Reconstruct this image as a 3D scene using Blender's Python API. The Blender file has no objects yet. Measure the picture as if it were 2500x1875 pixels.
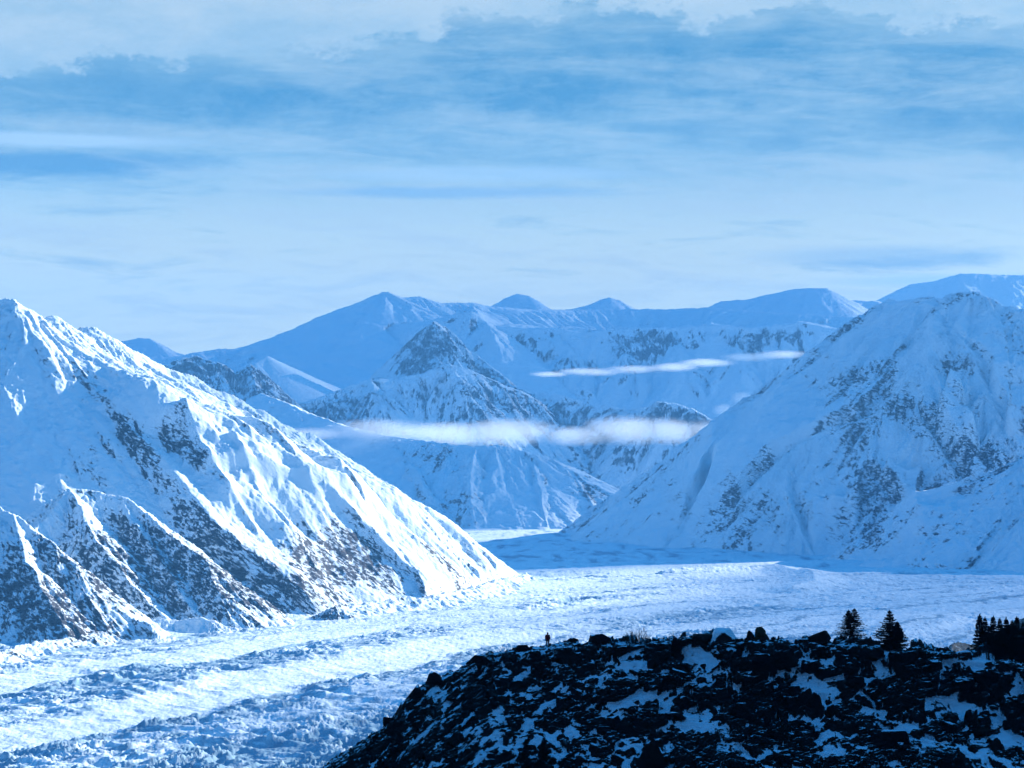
import bpy, bmesh, math, random
import numpy as np
from mathutils import Vector, Matrix

R = math.radians
sc = bpy.context.scene
COL = sc.collection

# ------------------------------------------------------------------ camera
F = 6430.0                      # focal length in photograph pixels (2500 wide)
CAMZ = 300.0                    # camera height above the glacier
PITCH = math.atan(112.5 / F)    # the horizon lies at row 1050
cam_d = bpy.data.cameras.new('camera')
cam = bpy.data.objects.new('camera', cam_d)
COL.objects.link(cam)
cam.location = (0, 0, CAMZ)
cam.rotation_euler = (R(90) + PITCH, 0, 0)
cam_d.sensor_width = 36.0
cam_d.lens = 36.0 * F / 2500.0
cam_d.clip_start = 1.0
cam_d.clip_end = 120000.0
sc.camera = cam

# ------------------------------------------------------------------ sun, sky, exposure
SUN_AZ = R(48)                  # to the right of the view direction
SUN_EL = R(17)
EXPO = 1.34
HAZE_DENSITY = 3.4e-5
HAZE_COLOR = (0.15, 0.48, 0.88)
sc.view_settings.view_transform = 'Standard'
sc.view_settings.look = 'None'
sc.view_settings.exposure = EXPO
sc.view_settings.gamma = 1.0
sc.cycles.use_denoising = True
sc.cycles.denoising_input_passes = 'RGB'
sc.cycles.max_bounces = 6
sc.cycles.diffuse_bounces = 1
sc.cycles.glossy_bounces = 1
sc.cycles.volume_bounces = 2
sc.cycles.volume_step_rate = 0.06
sc.cycles.volume_max_steps = 512
sc.cycles.sample_clamp_indirect = 4.0

sund = bpy.data.lights.new('sun', 'SUN')
sund.energy = 5.0
sund.angle = R(0.5)
sund.color = (1.0, 0.93, 0.82)
sun = bpy.data.objects.new('sun', sund)
COL.objects.link(sun)
sdir = Vector((math.sin(SUN_AZ) * math.cos(SUN_EL), math.cos(SUN_AZ) * math.cos(SUN_EL), math.sin(SUN_EL)))
sun.rotation_euler = sdir.to_track_quat('Z', 'Y').to_euler()
sun.location = (3000, 0, 3000)


class Tree:
    """little helper for writing node maths"""
    def __init__(self, nt):
        self.nt = nt
        nt.nodes.clear()

    def n(self, t, **kw):
        nd = self.nt.nodes.new(t)
        for k, v in kw.items():
            setattr(nd, k, v)
        return nd

    def link(self, a, b):
        self.nt.links.new(a, b)

    def put(self, sock, v):
        if v is None:
            return
        if hasattr(v, 'is_output') or isinstance(v, bpy.types.NodeSocket):
            self.link(v, sock)
        else:
            sock.default_value = v

    def m(self, op, a, b=None, c=None, clamp=False):
        nd = self.n('ShaderNodeMath', operation=op, use_clamp=clamp)
        for i, v in enumerate((a, b, c)):
            if v is not None:
                self.put(nd.inputs[i], v)
        return nd.outputs[0]

    def vm(self, op, a, b=None):
        nd = self.n('ShaderNodeVectorMath', operation=op)
        self.put(nd.inputs[0], a)
        if b is not None:
            self.put(nd.inputs[1], b)
        return nd.outputs['Value'] if op in ('LENGTH', 'DOT_PRODUCT') else nd.outputs[0]

    def sstep(self, x, lo, hi, a=0.0, b=1.0):
        nd = self.n('ShaderNodeMapRange', interpolation_type='SMOOTHSTEP')
        self.put(nd.inputs['Value'], x)
        self.put(nd.inputs['From Min'], lo)
        self.put(nd.inputs['From Max'], hi)
        self.put(nd.inputs['To Min'], a)
        self.put(nd.inputs['To Max'], b)
        return nd.outputs[0]

    def noise(self, vec, scale, detail=4.0, rough=0.55, dist=0.0):
        nd = self.n('ShaderNodeTexNoise')
        self.put(nd.inputs['Vector'], vec)
        nd.inputs['Scale'].default_value = scale
        nd.inputs['Detail'].default_value = detail
        nd.inputs['Roughness'].default_value = rough
        nd.inputs['Distortion'].default_value = dist
        return nd.outputs['Fac']

    def mix(self, f, a, b):
        nd = self.n('ShaderNodeMix', data_type='RGBA')
        self.put(nd.inputs['Factor'], f)
        for nm, v in (('A', a), ('B', b)):
            s = [i for i in nd.inputs if i.name == nm and i.type == 'RGBA'][0]
            if isinstance(v, (tuple, list)):
                s.default_value = (*v[:3], 1.0)
            else:
                self.link(v, s)
        return [o for o in nd.outputs if o.type == 'RGBA'][0]

    def xyz(self, x, y, z):
        nd = self.n('ShaderNodeCombineXYZ')
        for i, v in enumerate((x, y, z)):
            self.put(nd.inputs[i], v)
        return nd.outputs[0]


def lin(r, g, b):
    f = lambda c: c / 12.92 if c <= 0.04045 else ((c + 0.055) / 1.055) ** 2.4
    return tuple(f(c / 255.0) for c in (r, g, b))


def skyc(r, g, b, k=1.0):
    """picture colour -> radiance under the exposure, for the sky (which gives off light)"""
    s = k / (2 ** EXPO) / SKY_STRENGTH
    return tuple(c * s for c in lin(r, g, b))


SKY_STRENGTH = 0.1
world = bpy.data.worlds.new('World')
sc.world = world
world.use_nodes = True
T = Tree(world.node_tree)
out = T.n('ShaderNodeOutputWorld')
bg = T.n('ShaderNodeBackground')
bg.inputs['Strength'].default_value = SKY_STRENGTH
sky = T.n('ShaderNodeTexSky', sky_type='NISHITA', sun_disc=False)
sky.sun_elevation = SUN_EL
sky.sun_rotation = SUN_AZ
sky.altitude = 500
sky.air_density = 1.0
sky.dust_density = 0.6
sky.ozone_density = 2.0
tint = T.n('ShaderNodeMix', data_type='RGBA', blend_type='MULTIPLY')
tint.inputs['Factor'].default_value = 1.0
_ra = [i for i in tint.inputs if i.type == 'RGBA']
T.link(sky.outputs[0], _ra[0])
_ra[1].default_value = (0.07, 0.66, 1.06, 1.0)
sky_blue = [o for o in tint.outputs if o.type == 'RGBA'][0]
# cloud deck, described by compass bearing (U) and height above the horizon (V)
tc = T.n('ShaderNodeTexCoord')
sep = T.n('ShaderNodeSeparateXYZ')
T.link(tc.outputs['Generated'], sep.inputs[0])
dx, dy, dz = sep.outputs
hor = T.m('SQRT', T.m('ADD', T.m('MULTIPLY', dx, dx), T.m('MULTIPLY', dy, dy)))
U = T.m('ARCTAN2', dx, dy)
V = T.m('DIVIDE', dz, T.m('MAXIMUM', hor, 0.02))
UV = T.xyz(U, V, 0.0)
# crest of the cloud bank: bearing -> height
edge_pts = [(0, 185), (115, 170), (230, 145), (450, 148), (480, 120), (800, 115), (880, 112), (940, 74), (985, 97),
            (1040, 88), (1090, 45), (1200, 14), (1255, 17), (1335, 45), (1390, 12), (1470, 2), (1640, 17), (1705, 56),
            (1810, 34), (1945, 6), (2035, 12), (2150, 46), (2260, 60), (2500, 66)]
ramp = T.n('ShaderNodeValToRGB')
T.link(T.m('ADD', T.m('MULTIPLY', U, F / 2500.0), 0.5), ramp.inputs[0])
cr = ramp.color_ramp
cr.interpolation = 'B_SPLINE'
for i, (x, y) in enumerate(edge_pts):
    v = (300.0 - y) / 300.0
    e = cr.elements[i] if i < 2 else cr.elements.new(x / 2500.0)
    e.position = x / 2500.0
    e.color = (v, v, v, 1)
edgeV = T.m('ADD', T.m('MULTIPLY', ramp.outputs[0], 300.0 / F), 750.0 / F)
puff = T.noise(T.xyz(T.m('MULTIPLY', U, 1.0), T.m('MULTIPLY', V, 1.4), 3.1), 75.0, 6.0, 0.62)
puff2 = T.noise(T.xyz(U, T.m('MULTIPLY', V, 2.5), 8.0), 18.0, 5.0, 0.6)
belowE = T.m('SUBTRACT', edgeV, T.m('ADD', V, T.m('MULTIPLY', T.m('SUBTRACT', puff, 0.5), 0.030)))
belowE = T.m('ADD', belowE, T.m('MULTIPLY', T.m('SUBTRACT', puff2, 0.5), 0.012))
bank = T.sstep(belowE, -0.0014, 0.0038)
# the bank is darkest a little under its crest and pales towards the horizon
dark = T.m('MULTIPLY', T.sstep(belowE, 0.0, 0.02, 0.75, 1.0), T.sstep(V, 0.070, 0.140))
dark = T.m('MULTIPLY', dark, T.sstep(puff2, 0.25, 0.75, 0.7, 1.15))
dark = T.m('MULTIPLY', dark, T.sstep(puff, 0.3, 0.7, 0.86, 1.1))
# long streaks
SV = T.xyz(T.m('MULTIPLY', U, 1.0), T.m('ADD', T.m('MULTIPLY', V, 8.0), T.m('MULTIPLY', U, 0.7)), 0.7)
st = T.noise(SV, 9.0, 6.0, 0.55, 0.35)
st2 = T.noise(T.xyz(T.m('MULTIPLY', U, 1.0), T.m('MULTIPLY', V, 6.0), 5.2), 24.0, 6.0, 0.62, 0.6)
streak = T.m('ADD', T.m('MULTIPLY', st, 0.58), T.m('MULTIPLY', st2, 0.42))
base = T.mix(T.sstep(V, 0.05, 0.11), skyc(230, 246, 230), skyc(174, 209, 222))
base = T.mix(T.m('MULTIPLY', T.sstep(streak, 0.42, 0.66), 0.75), base, skyc(196, 218, 226))
base = T.mix(T.m('MULTIPLY', T.sstep(streak, 0.50, 0.32), 0.5), base, skyc(116, 168, 204))
body = T.mix(T.m('MULTIPLY', T.m('MINIMUM', dark, 1.0), T.sstep(streak, 0.66, 0.42, 0.6, 1.0)), base, skyc(76, 142, 186))
# one darker lens on the left and bright bars beside it
def lens(u, v, a, b):
    d = T.vm('LENGTH', T.vm('MULTIPLY', T.vm('SUBTRACT', T.xyz(U, V, 0.0), ((u - 1250) / F, (1050 - v) / F, 0)), (F / a, F / b, 0)))
    return T.sstep(T.m('ADD', d, T.m('MULTIPLY', T.m('SUBTRACT', streak, 0.5), 1.6)), 1.0, 0.25)
body = T.mix(T.m('MULTIPLY', lens(150, 405, 480, 42), 0.85), body, skyc(80, 144, 192))
body = T.mix(T.m('MULTIPLY', lens(150, 350, 480, 26), 0.8), body, skyc(186, 218, 242))
body = T.mix(T.m('MULTIPLY', lens(1150, 425, 520, 26), 0.6), body, skyc(180, 216, 243))
body = T.mix(T.m('MULTIPLY', lens(1100, 470, 600, 22), 0.55), body, skyc(120, 176, 226))
body = T.mix(T.m('MULTIPLY', lens(2150, 630, 420, 38), 0.4), body, skyc(120, 176, 222))
body = T.mix(T.m('MULTIPLY', lens(2320, 690, 420, 22), 0.9), body, skyc(190, 224, 246))
above = T.mix(T.sstep(puff2, 0.3, 0.7), skyc(158, 194, 216), skyc(190, 212, 224))
clouds = T.mix(bank, above, body)
# the deck is brighter on the side of the sun
du = T.m('DIVIDE', T.m('SUBTRACT', U, SUN_AZ), 0.36)
glow = T.m('ADD', 1.0, T.m('MULTIPLY', T.m('EXPONENT', T.m('MULTIPLY', T.m('MULTIPLY', du, du), -1.0)), 2.2))
clouds = T.vm('MULTIPLY', clouds, T.xyz(glow, glow, glow))
# overhead the deck opens to blue sky
over = T.m('MULTIPLY', T.sstep(V, 0.20, 0.42), 1.0)
full = T.mix(over, clouds, sky_blue)
full = T.mix(T.sstep(V, 0.0, -0.03), full, skyc(120, 180, 235))
T.link(full, bg.inputs['Color'])
T.link(bg.outputs[0], out.inputs['Surface'])


# ------------------------------------------------------------------ helpers
def at(px, py, D):
    """the point at horizontal distance D that the photograph shows at (px, py)"""
    x, y = px - 1250.0, 937.5 - py
    c, s = math.cos(PITCH), math.sin(PITCH)
    fy, fz = F * c - y * s, F * s + y * c
    return np.array((x / fy * D, D, CAMZ + fz / fy * D))


def _hash(ix, iy, seed):
    h = (ix.astype(np.int64) * 374761393 + iy.astype(np.int64) * 668265263 + seed * 974634777) & 0x7fffffff
    h = ((h ^ (h >> 13)) * 1274126177) & 0x7fffffff
    return (h ^ (h >> 16)) & 0xffff


def rnd(ix, iy, seed):
    return _hash(ix, iy, seed).astype(np.float32) / 65535.0


def pn(x, y, seed=0):
    """gradient noise, about -0.7 .. 0.7"""
    x = np.asarray(x, np.float64); y = np.asarray(y, np.float64)
    fx, fy = np.floor(x), np.floor(y)
    ix, iy = fx.astype(np.int64), fy.astype(np.int64)
    rx, ry = (x - fx).astype(np.float32), (y - fy).astype(np.float32)
    u = rx * rx * rx * (rx * (rx * 6 - 15) + 10)
    v = ry * ry * ry * (ry * (ry * 6 - 15) + 10)

    def g(ox, oy):
        a = _hash(ix + ox, iy + oy, seed).astype(np.float32) * np.float32(2 * math.pi / 65536)
        return np.cos(a) * (rx - ox) + np.sin(a) * (ry - oy)
    n0 = g(0, 0) * (1 - u) + g(1, 0) * u
    n1 = g(0, 1) * (1 - u) + g(1, 1) * u
    return n0 * (1 - v) + n1 * v


def fbm(x, y, seed, octs=4, gain=0.5):
    s, a, f = 0, 1.0, 1.0
    for i in range(octs):
        s = s + a * pn(x * f, y * f, seed + i * 17)
        a *= gain; f *= 2.03
    return s


def rid(x, y, seed, octs=3, gain=0.5):
    """ridged noise, 0 .. about 1, sharp crests"""
    s, a, f, tot = 0, 1.0, 1.0, 0
    for i in range(octs):
        n = 1 - np.abs(pn(x * f, y * f, seed + i * 29)) * 2.2
        s = s + a * n; tot += a
        a *= gain; f *= 2.1
    return s / tot


def ss(x, a, b):
    t = np.clip((x - a) / (b - a), 0, 1)
    return t * t * (3 - 2 * t)


def link_mesh(name, me, mat, parent=None):
    o = bpy.data.objects.new(name, me)
    COL.objects.link(o)
    if mat:
        me.materials.append(mat)
    if parent:
        o.parent = parent
    return o


def grid_mesh(name, X, Y, Z, mat, keep=None, attrs=None, smooth=True):
    """rows x cols arrays -> one mesh; keep = vertex mask"""
    nr, nc = X.shape
    idx = np.arange(nr * nc).reshape(nr, nc)
    quads = np.stack([idx[:-1, :-1], idx[:-1, 1:], idx[1:, 1:], idx[1:, :-1]], -1).reshape(-1, 4)
    co = np.stack([X, Y, Z], -1).reshape(-1, 3).astype(np.float32)
    if keep is not None:
        k = keep.reshape(-1)
        quads = quads[k[quads].any(1)]
        used = np.zeros(nr * nc, bool); used[quads.reshape(-1)] = True
        remap = np.cumsum(used) - 1
        quads = remap[quads]
        co = co[used]
    else:
        used = slice(None)
    me = bpy.data.meshes.new(name)
    me.vertices.add(len(co)); me.vertices.foreach_set('co', co.reshape(-1))
    n = len(quads)
    me.loops.add(n * 4); me.loops.foreach_set('vertex_index', quads.reshape(-1).astype(np.int32))
    me.polygons.add(n)
    me.polygons.foreach_set('loop_start', np.arange(0, n * 4, 4, dtype=np.int32))
    me.polygons.foreach_set('use_smooth', np.full(n, smooth))
    for k, v in (attrs or {}).items():
        a = me.attributes.new(k, 'FLOAT', 'POINT')
        a.data.foreach_set('value', np.ascontiguousarray(v.reshape(-1)[used], dtype=np.float32))
    me.update(calc_edges=True)
    return link_mesh(name, me, mat)


def tag(o, label=None, cat=None, group=None, kind=None):
    if label: o['label'] = label
    if cat: o['category'] = cat
    if group: o['group'] = group
    if kind: o['kind'] = kind
    return o


# ------------------------------------------------------------------ materials
def material(name):
    m = bpy.data.materials.new(name)
    m.use_nodes = True
    t = Tree(m.node_tree)
    o = t.n('ShaderNodeOutputMaterial')
    b = t.n('ShaderNodeBsdfPrincipled')
    t.link(b.outputs[0], o.inputs['Surface'])
    b.inputs['Roughness'].default_value = 0.8
    b.inputs['Specular IOR Level'].default_value = 0.15
    return m, t, b


def attr(t, name):
    a = t.n('ShaderNodeAttribute')
    a.attribute_name = name
    return a.outputs['Fac']


SNOW = (0.76, 0.87, 0.95)
ROCK = (0.013, 0.018, 0.033)


def mountain_material(name, size, bump=1.0, rockc=ROCK, fleck=2.6, stretch=(0.5, 0.4, 1.3), dip=0.0):
    """snow with bare rock where the 'rock' attribute and fine ledge noise agree; size = metres of a rock fleck"""
    m, t, b = material(name)
    g = t.n('ShaderNodeNewGeometry')
    pos = g.outputs['Position']
    tilt = t.n('ShaderNodeMapping', vector_type='TEXTURE')
    t.link(pos, tilt.inputs['Vector'])
    tilt.inputs['Rotation'].default_value = (0, R(dip), 0)
    tilt.inputs['Scale'].default_value = tuple(1.0 / q for q in stretch)
    n1 = t.noise(tilt.outputs[0], 1.0 / size, 5.0, 0.62, 0.4)
    n2 = t.noise(pos, 0.22 / size, 3.0, 0.5)
    r = t.m('MINIMUM', attr(t, 'rock'), 0.60)
    v = t.m('ADD', t.m('MULTIPLY', t.m('SUBTRACT', n1, 0.5), fleck), t.m('MULTIPLY', t.m('SUBTRACT', n2, 0.5), 1.3))
    v = t.m('ADD', v, t.m('SUBTRACT', t.m('MULTIPLY', r, 1.9), 0.95))
    mask = t.sstep(v, -0.10, 0.24)
    n3 = t.noise(pos, 3.0 / size, 3.0, 0.6)
    rock = t.mix(n3, tuple(c * 0.6 for c in rockc), tuple(c * 1.9 for c in rockc))
    snow = t.mix(n2, tuple(c * 0.94 for c in SNOW), SNOW)
    t.link(t.mix(mask, snow, rock), b.inputs['Base Color'])
    bp = t.n('ShaderNodeBump')
    bp.inputs['Strength'].default_value = 0.55 * bump
    bp.inputs['Distance'].default_value = size * 0.55
    n4 = t.noise(tilt.outputs[0], 0.8 / size, 5.0, 0.6)
    t.link(t.m('ADD', n4, t.m('MULTIPLY', mask, 0.12)), bp.inputs['Height'])
    t.link(bp.outputs[0], b.inputs['Normal'])
    return m


def glacier_material():
    m, t, b = material('glacier_ice')
    g = t.n('ShaderNodeNewGeometry')
    pos = g.outputs['Position']
    ice = attr(t, 'ice')
    n1 = t.noise(pos, 1 / 14.0, 5.0, 0.6, 0.3)
    n2 = t.noise(pos, 1 / 40.0, 3.0, 0.5)
    v = t.m('ADD', t.m('ADD', ice, t.m('MULTIPLY', t.m('SUBTRACT', n1, 0.5), 1.3)), t.m('MULTIPLY', t.m('SUBTRACT', n2, 0.5), 0.7))
    c = t.mix(t.sstep(v, 0.30, 0.66), SNOW, (0.25, 0.42, 0.54))
    c = t.mix(t.m('MULTIPLY', t.sstep(v, 0.85, 1.15), 0.8), c, (0.16, 0.22, 0.30))
    mp = t.n('ShaderNodeMapping', vector_type='POINT')
    t.link(pos, mp.inputs['Vector'])
    mp.inputs['Rotation'].default_value = (0, 0, R(-12))
    mp.inputs['Scale'].default_value = (1 / 5.0, 1 / 42.0, 1 / 6.0)
    n5 = t.noise(mp.outputs[0], 1.0, 4.0, 0.6, 0.6)
    crack = t.m('MULTIPLY', t.sstep(t.m('ADD', n5, t.m('MULTIPLY', t.m('SUBTRACT', v, 0.4), 0.10)), 0.52, 0.66), 0.62)
    c = t.mix(crack, c, (0.20, 0.31, 0.44))
    t.link(c, b.inputs['Base Color'])
    bp = t.n('ShaderNodeBump')
    bp.inputs['Strength'].default_value = 0.6
    bp.inputs['Distance'].default_value = 4.0
    t.link(n1, bp.inputs['Height'])
    t.link(bp.outputs[0], b.inputs['Normal'])
    return m


def forest_material():
    m, t, b = material('dark_spruce_slope')
    g = t.n('ShaderNodeNewGeometry')
    n = t.noise(g.outputs['Position'], 1 / 5.0, 4.0, 0.6)
    t.link(t.mix(t.sstep(n, 0.56, 0.68), (0.012, 0.018, 0.018), tuple(c * 0.5 for c in SNOW)), b.inputs['Base Color'])
    return m


def plain_snow():
    m, t, b = material('snow_field')
    g = t.n('ShaderNodeNewGeometry')
    n = t.noise(g.outputs['Position'], 1 / 60.0, 5.0, 0.6)
    t.link(t.mix(n, tuple(c * 0.9 for c in SNOW), SNOW), b.inputs['Base Color'])
    return m


# ------------------------------------------------------------------ mountains from ridge lines
class Field:
    """height = the highest of many slopes falling away from ridge lines"""
    def __init__(self):
        self.seg = []           # a, b, slope on the near side, slope on the far side, concavity length

    def ridge(self, pts, near, far=None, L=900.0, conc=0.3):
        P = [np.asarray(p, float) for p in pts]
        for a, b in zip(P[:-1], P[1:]):
            self.seg.append((a, b, near, near if far is None else far, L, conc))

    def eval(self, x, y):
        sh = np.shape(x)
        x = np.ravel(x).astype(np.float32); y = np.ravel(y).astype(np.float32)
        best = np.full(x.shape, -1e6, np.float32)
        bd = np.zeros_like(best); qx = np.zeros_like(best); qy = np.zeros_like(best)
        for a, b, sn, sf, L, conc in self.seg:
            ex, ey = b[0] - a[0], b[1] - a[1]
            l2 = ex * ex + ey * ey + 1e-6
            t = np.clip(((x - a[0]) * ex + (y - a[1]) * ey) / l2, 0, 1)
            cx, cy = a[0] + t * ex, a[1] + t * ey
            ox, oy = x - cx, y - cy
            d = np.sqrt(ox * ox + oy * oy)
            cz = a[2] + t * (b[2] - a[2])
            if sn == sf:
                s = sn
            else:
                # side measured across the segment; the near side faces the camera
                nx, ny = (ey, -ex) if -ex < 0 else (-ey, ex)
                w = (ox * nx + oy * ny) / (math.hypot(nx, ny) * (d + 1e-3))
                s = sf + (sn - sf) * ss(w, -0.6, 0.6)
            v = cz - s * d * (1 - conc * d / (d + L))
            k = v > best
            best = np.where(k, v, best); bd = np.where(k, d, bd)
            inv = 150.0 / (d + 4.0)
            qx = np.where(k, cx + ox * inv, qx); qy = np.where(k, cy + oy * inv, qy)
        return best.reshape(sh), bd.reshape(sh), qx.reshape(sh), qy.reshape(sh)

    def hit(self, px, py, d0, d1, n=500):
        """distance at which the sight line of a photograph point meets this ground"""
        D = np.linspace(d0, d1, n)
        p = np.array([at(px, py, d) for d in D])
        h = self.eval(p[:, 0], p[:, 1])[0]
        k = np.nonzero(h >= p[:, 2])[0]
        return D[k[0]] if len(k) else None

    def rib(self, pix, d0, d1, near, far=None, lift=60.0, L=500.0, conc=0.2, end=0.15):
        """a spur traced on the slope: it stands out towards the viewer by up to 'lift' metres"""
        pts = []
        n = len(pix)
        last = None
        for i, (px, py) in enumerate(pix):
            D = self.hit(px, py, d0, d1)
            if D is None:
                D = last if last is not None else d1
            last = D
            f = i / (n - 1)
            a = min(1, f / 0.15 + 0.05) * min(1, (1 - f) / end + 0.15)
            pts.append(at(px, py, D - lift * a))
        self._new.append((pts, near, far, L, conc))

    def saw(self, pix, d0, d1, amp, wl, wr, end=0.12, start=0.1):
        """a spur with a short steep left flank and a long right flank, laid on the slope along a traced line"""
        P = []
        last = None
        for px, py in pix:
            D = self.hit(px, py, d0, d1)
            D = D if D is not None else (last if last else d1)
            last = D
            P.append(at(px, py, D)[:2])
        self._saw.append((np.array(P), amp, wl, wr, start, end))

    def spurs(self, x, y):
        tot = np.zeros(x.shape, np.float32)
        for P, amp, wl, wr, st_, en in self._saw:
            L = np.concatenate([[0], np.cumsum(np.hypot(*(P[1:] - P[:-1]).T))])
            best = np.zeros_like(tot)
            for i in range(len(P) - 1):
                a, b = P[i], P[i + 1]
                ex, ey = b - a
                t = np.clip(((x - a[0]) * ex + (y - a[1]) * ey) / (ex * ex + ey * ey + 1e-6), 0, 1)
                ox, oy = x - a[0] - t * ex, y - a[1] - t * ey
                d = np.hypot(ox, oy)
                left = (ex * oy - ey * ox) < 0          # towards the viewer's left of a line that runs down to the right
                f = (L[i] + t * (L[i + 1] - L[i])) / L[-1]
                k = amp * np.clip(f / st_, 0, 1) * np.clip((1 - f) / en, 0, 1)
                v = k * np.clip(1 - d / np.where(left, wl, wr), 0, 1)
                best = np.maximum(best, v)
            tot = tot + best
        return tot

    _saw = []

    def ribs(self):
        for pts, near, far, L, conc in self._new:
            self.ridge(pts, near, far, L, conc)
        self._new = []

    _new = []


def region(PX, PY, blobs):
    """where bare rock prevails: ellipses around photograph points, carried over to the ground they show"""
    s = 0
    for (x, y, a, b, rot, k) in blobs:
        c, sn = math.cos(R(rot)), math.sin(R(rot))
        u = ((PX - x) * c + (PY - y) * sn) / a
        v = (-(PX - x) * sn + (PY - y) * c) / b
        s = s + k * np.exp(-(u * u + v * v))
    return s


def build_mountain(name, field, u0, u1, du, d0, d1, dd, mat, label, flutes, seed, rock0=0.2, rockslope=0.8,
                   blobs=(), floor=-12.0, rough=4.0, crest=6.0, aspect=0.0, patchy=0.35):
    cols = np.arange(u0, u1 + du, du)
    rows = np.arange(d0, d1 + dd, dd)
    D, Uu = np.meshgrid(rows, cols, indexing='ij')
    X = (Uu - 1250.0) / F * D
    wa = min(9.0, 14 * flutes[0][1] / 12)
    wx = X + wa * fbm(X / 130, D / 130, seed + 3, 3)
    wy = D + wa * fbm(X / 130 + 40, D / 130, seed + 5, 3)
    Z, d, qx, qy = field.eval(wx, wy)
    if field._saw:
        Z = Z + field.spurs(X + (wx - X) * 1.6, D + (wy - D) * 1.6) * ss(d, 60, 480)
    for i, (lam, amp) in enumerate(flutes):
        f = ss(d, 0, lam * 0.9) * 0.9 + 0.1
        wob = fbm(X / (lam * 2), D / (lam * 2), seed + 50 + i, 2) * 0.5
        Z = Z + amp * (rid(qx / lam + wob, qy / lam, seed + i * 7, 2) - 0.55) * f
    k = np.clip(140.0 / (d + 140.0), 0.12, 1.0)
    ux, uy = qx + (X - qx) * k * 0.35, qy + (D - qy) * k * 0.35
    rr = rid(ux / 30, uy / 30, seed + 90, 4, 0.6) - 0.5
    Z = Z + rough * 1.3 * rr * (0.4 + 0.6 * ss(d, 0, 80)) + rough * 0.55 * (rid(X / 26, D / 26, seed + 93, 3, 0.55) - 0.5) + rough * 0.25 * fbm(X / 9, D / 9, seed + 95, 2)
    Z = Z + crest * pn(X / 35, D / 35, seed + 77) * np.exp(-d / 30)
    # snow and scree do not hold on near-vertical steps: let them settle
    px_w = du / F * D
    for it in range(10):
        gy = np.gradient(Z, dd, axis=0); gx = np.gradient(Z, axis=1) / px_w
        k = ss(np.sqrt(gx * gx + gy * gy), 1.5, 2.6)
        M = Z.copy()
        M[1:-1, 1:-1] = (Z[:-2, 1:-1] + Z[2:, 1:-1] + Z[1:-1, :-2] + Z[1:-1, 2:]) / 4
        Z = Z + (M - Z) * k
    keep = Z > floor
    # slope -> bare rock
    gy = np.gradient(Z, dd, axis=0)
    gx = np.gradient(Z, axis=1) / (du / F * D)
    slope = np.sqrt(gx * gx + gy * gy)
    c, s = math.cos(PITCH), math.sin(PITCH)
    zr = Z - CAMZ
    yc = D * c + zr * s
    PX = 1250 + F * X / yc
    PY = 937.5 - F * (-D * s + zr * c) / yc
    rock = rock0 + rockslope * np.clip(slope - 0.72, -0.5, 0.6) + patchy * fbm(X / 160, D / 160, seed + 31, 4)
    rock = rock + aspect * np.clip(gx, -0.9, 0.9)
    if len(blobs):
        rock = rock + region(PX, PY, blobs)
    o = grid_mesh(name, X, D, Z, mat, keep, {'rock': rock})
    tag(o, label, kind='structure')
    return o


def px_path(pts, d0, d1):
    """distances run evenly from d0 to d1 along the traced line"""
    L = [0]
    for a, b in zip(pts[:-1], pts[1:]):
        L.append(L[-1] + abs(b[0] - a[0]) + 1e-3)
    return [at(p[0], p[1], d0 + (d1 - d0) * l / L[-1]) for p, l in zip(pts, L)]


M_NEAR = mountain_material('near_mountain_snow', 4.4, dip=34)
M_MID = mountain_material('mid_mountain_snow', 5.5, dip=18)
M_WALL = mountain_material('fluted_wall_snow', 9.0, fleck=1.5, stretch=(1.6, 1.0, 0.30))
M_FAR = mountain_material('far_mountain_snow', 13.0, 0.8, fleck=1.5, stretch=(1.5, 1.0, 0.36))

# -- the sunlit mountain on the left
fl = Field()
sky1 = [(35, 731), (79, 756), (98, 767), (142, 772), (171, 800), (203, 799), (244, 805), (285, 829), (332, 860), (411, 898),
        (475, 924), (570, 971), (656, 1016), (710, 1044), (759, 1058), (808, 1098), (871, 1136), (935, 1171), (998, 1221),
        (1045, 1250), (1112, 1296), (1156, 1326), (1204, 1367), (1242, 1405), (1276, 1408), (1302, 1424)]
fl.ridge(px_path(sky1, 4850, 5420), 0.74, 0.9, 900, 0.15)
fl.ridge([at(-520, 1010, 5150), at(-300, 850, 5030), at(-120, 742, 4920), at(0, 727, 4860), at(35, 731, 4850)], 1.0, 0.9, 900, 0.2)
shade_ridge = [(38, 733), (89, 788), (127, 857), (158, 895), (203, 930), (247, 965), (278, 1000), (304, 1034), (316, 1076), (348, 1150),
               (427, 1223), (500, 1258), (566, 1300), (665, 1360), (760, 1420), (850, 1470)]
fl.ridge(px_path(shade_ridge, 4850, 4590), 1.0, 0.8, 900, 0.2)
A = (3300, 5600)
fl._saw = []
fl.saw([(150, 800), (200, 870), (269, 945), (348, 1015), (443, 1090), (506, 1132), (601, 1180), (675, 1218), (754, 1269), (833, 1290),
        (871, 1300), (935, 1335), (966, 1375), (1014, 1408), (1071, 1449)], *A, 95, 115, 240, start=0.25, end=0.25)
fl.saw([(300, 850), (400, 930), (500, 1000), (620, 1060), (740, 1130), (860, 1215), (954, 1278), (1014, 1313), (1093, 1373), (1144, 1427)], *A, 78, 95, 200, start=0.2, end=0.25)
fl.saw([(560, 985), (640, 1040), (800, 1135), (940, 1220), (1058, 1304), (1125, 1354), (1210, 1424)], *A, 60, 80, 160, end=0.25)
fl.saw([(245, 985), (330, 1120), (395, 1200), (470, 1290), (540, 1360), (640, 1430), (720, 1480)], *A, 45, 60, 150)
fl.saw([(230, 880), (290, 975), (340, 1050), (390, 1130)], *A, 36, 46, 95, end=0.25)
fl.saw([(360, 930), (400, 1000), (440, 1060)], *A, 36, 46, 95, end=0.25)
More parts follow.
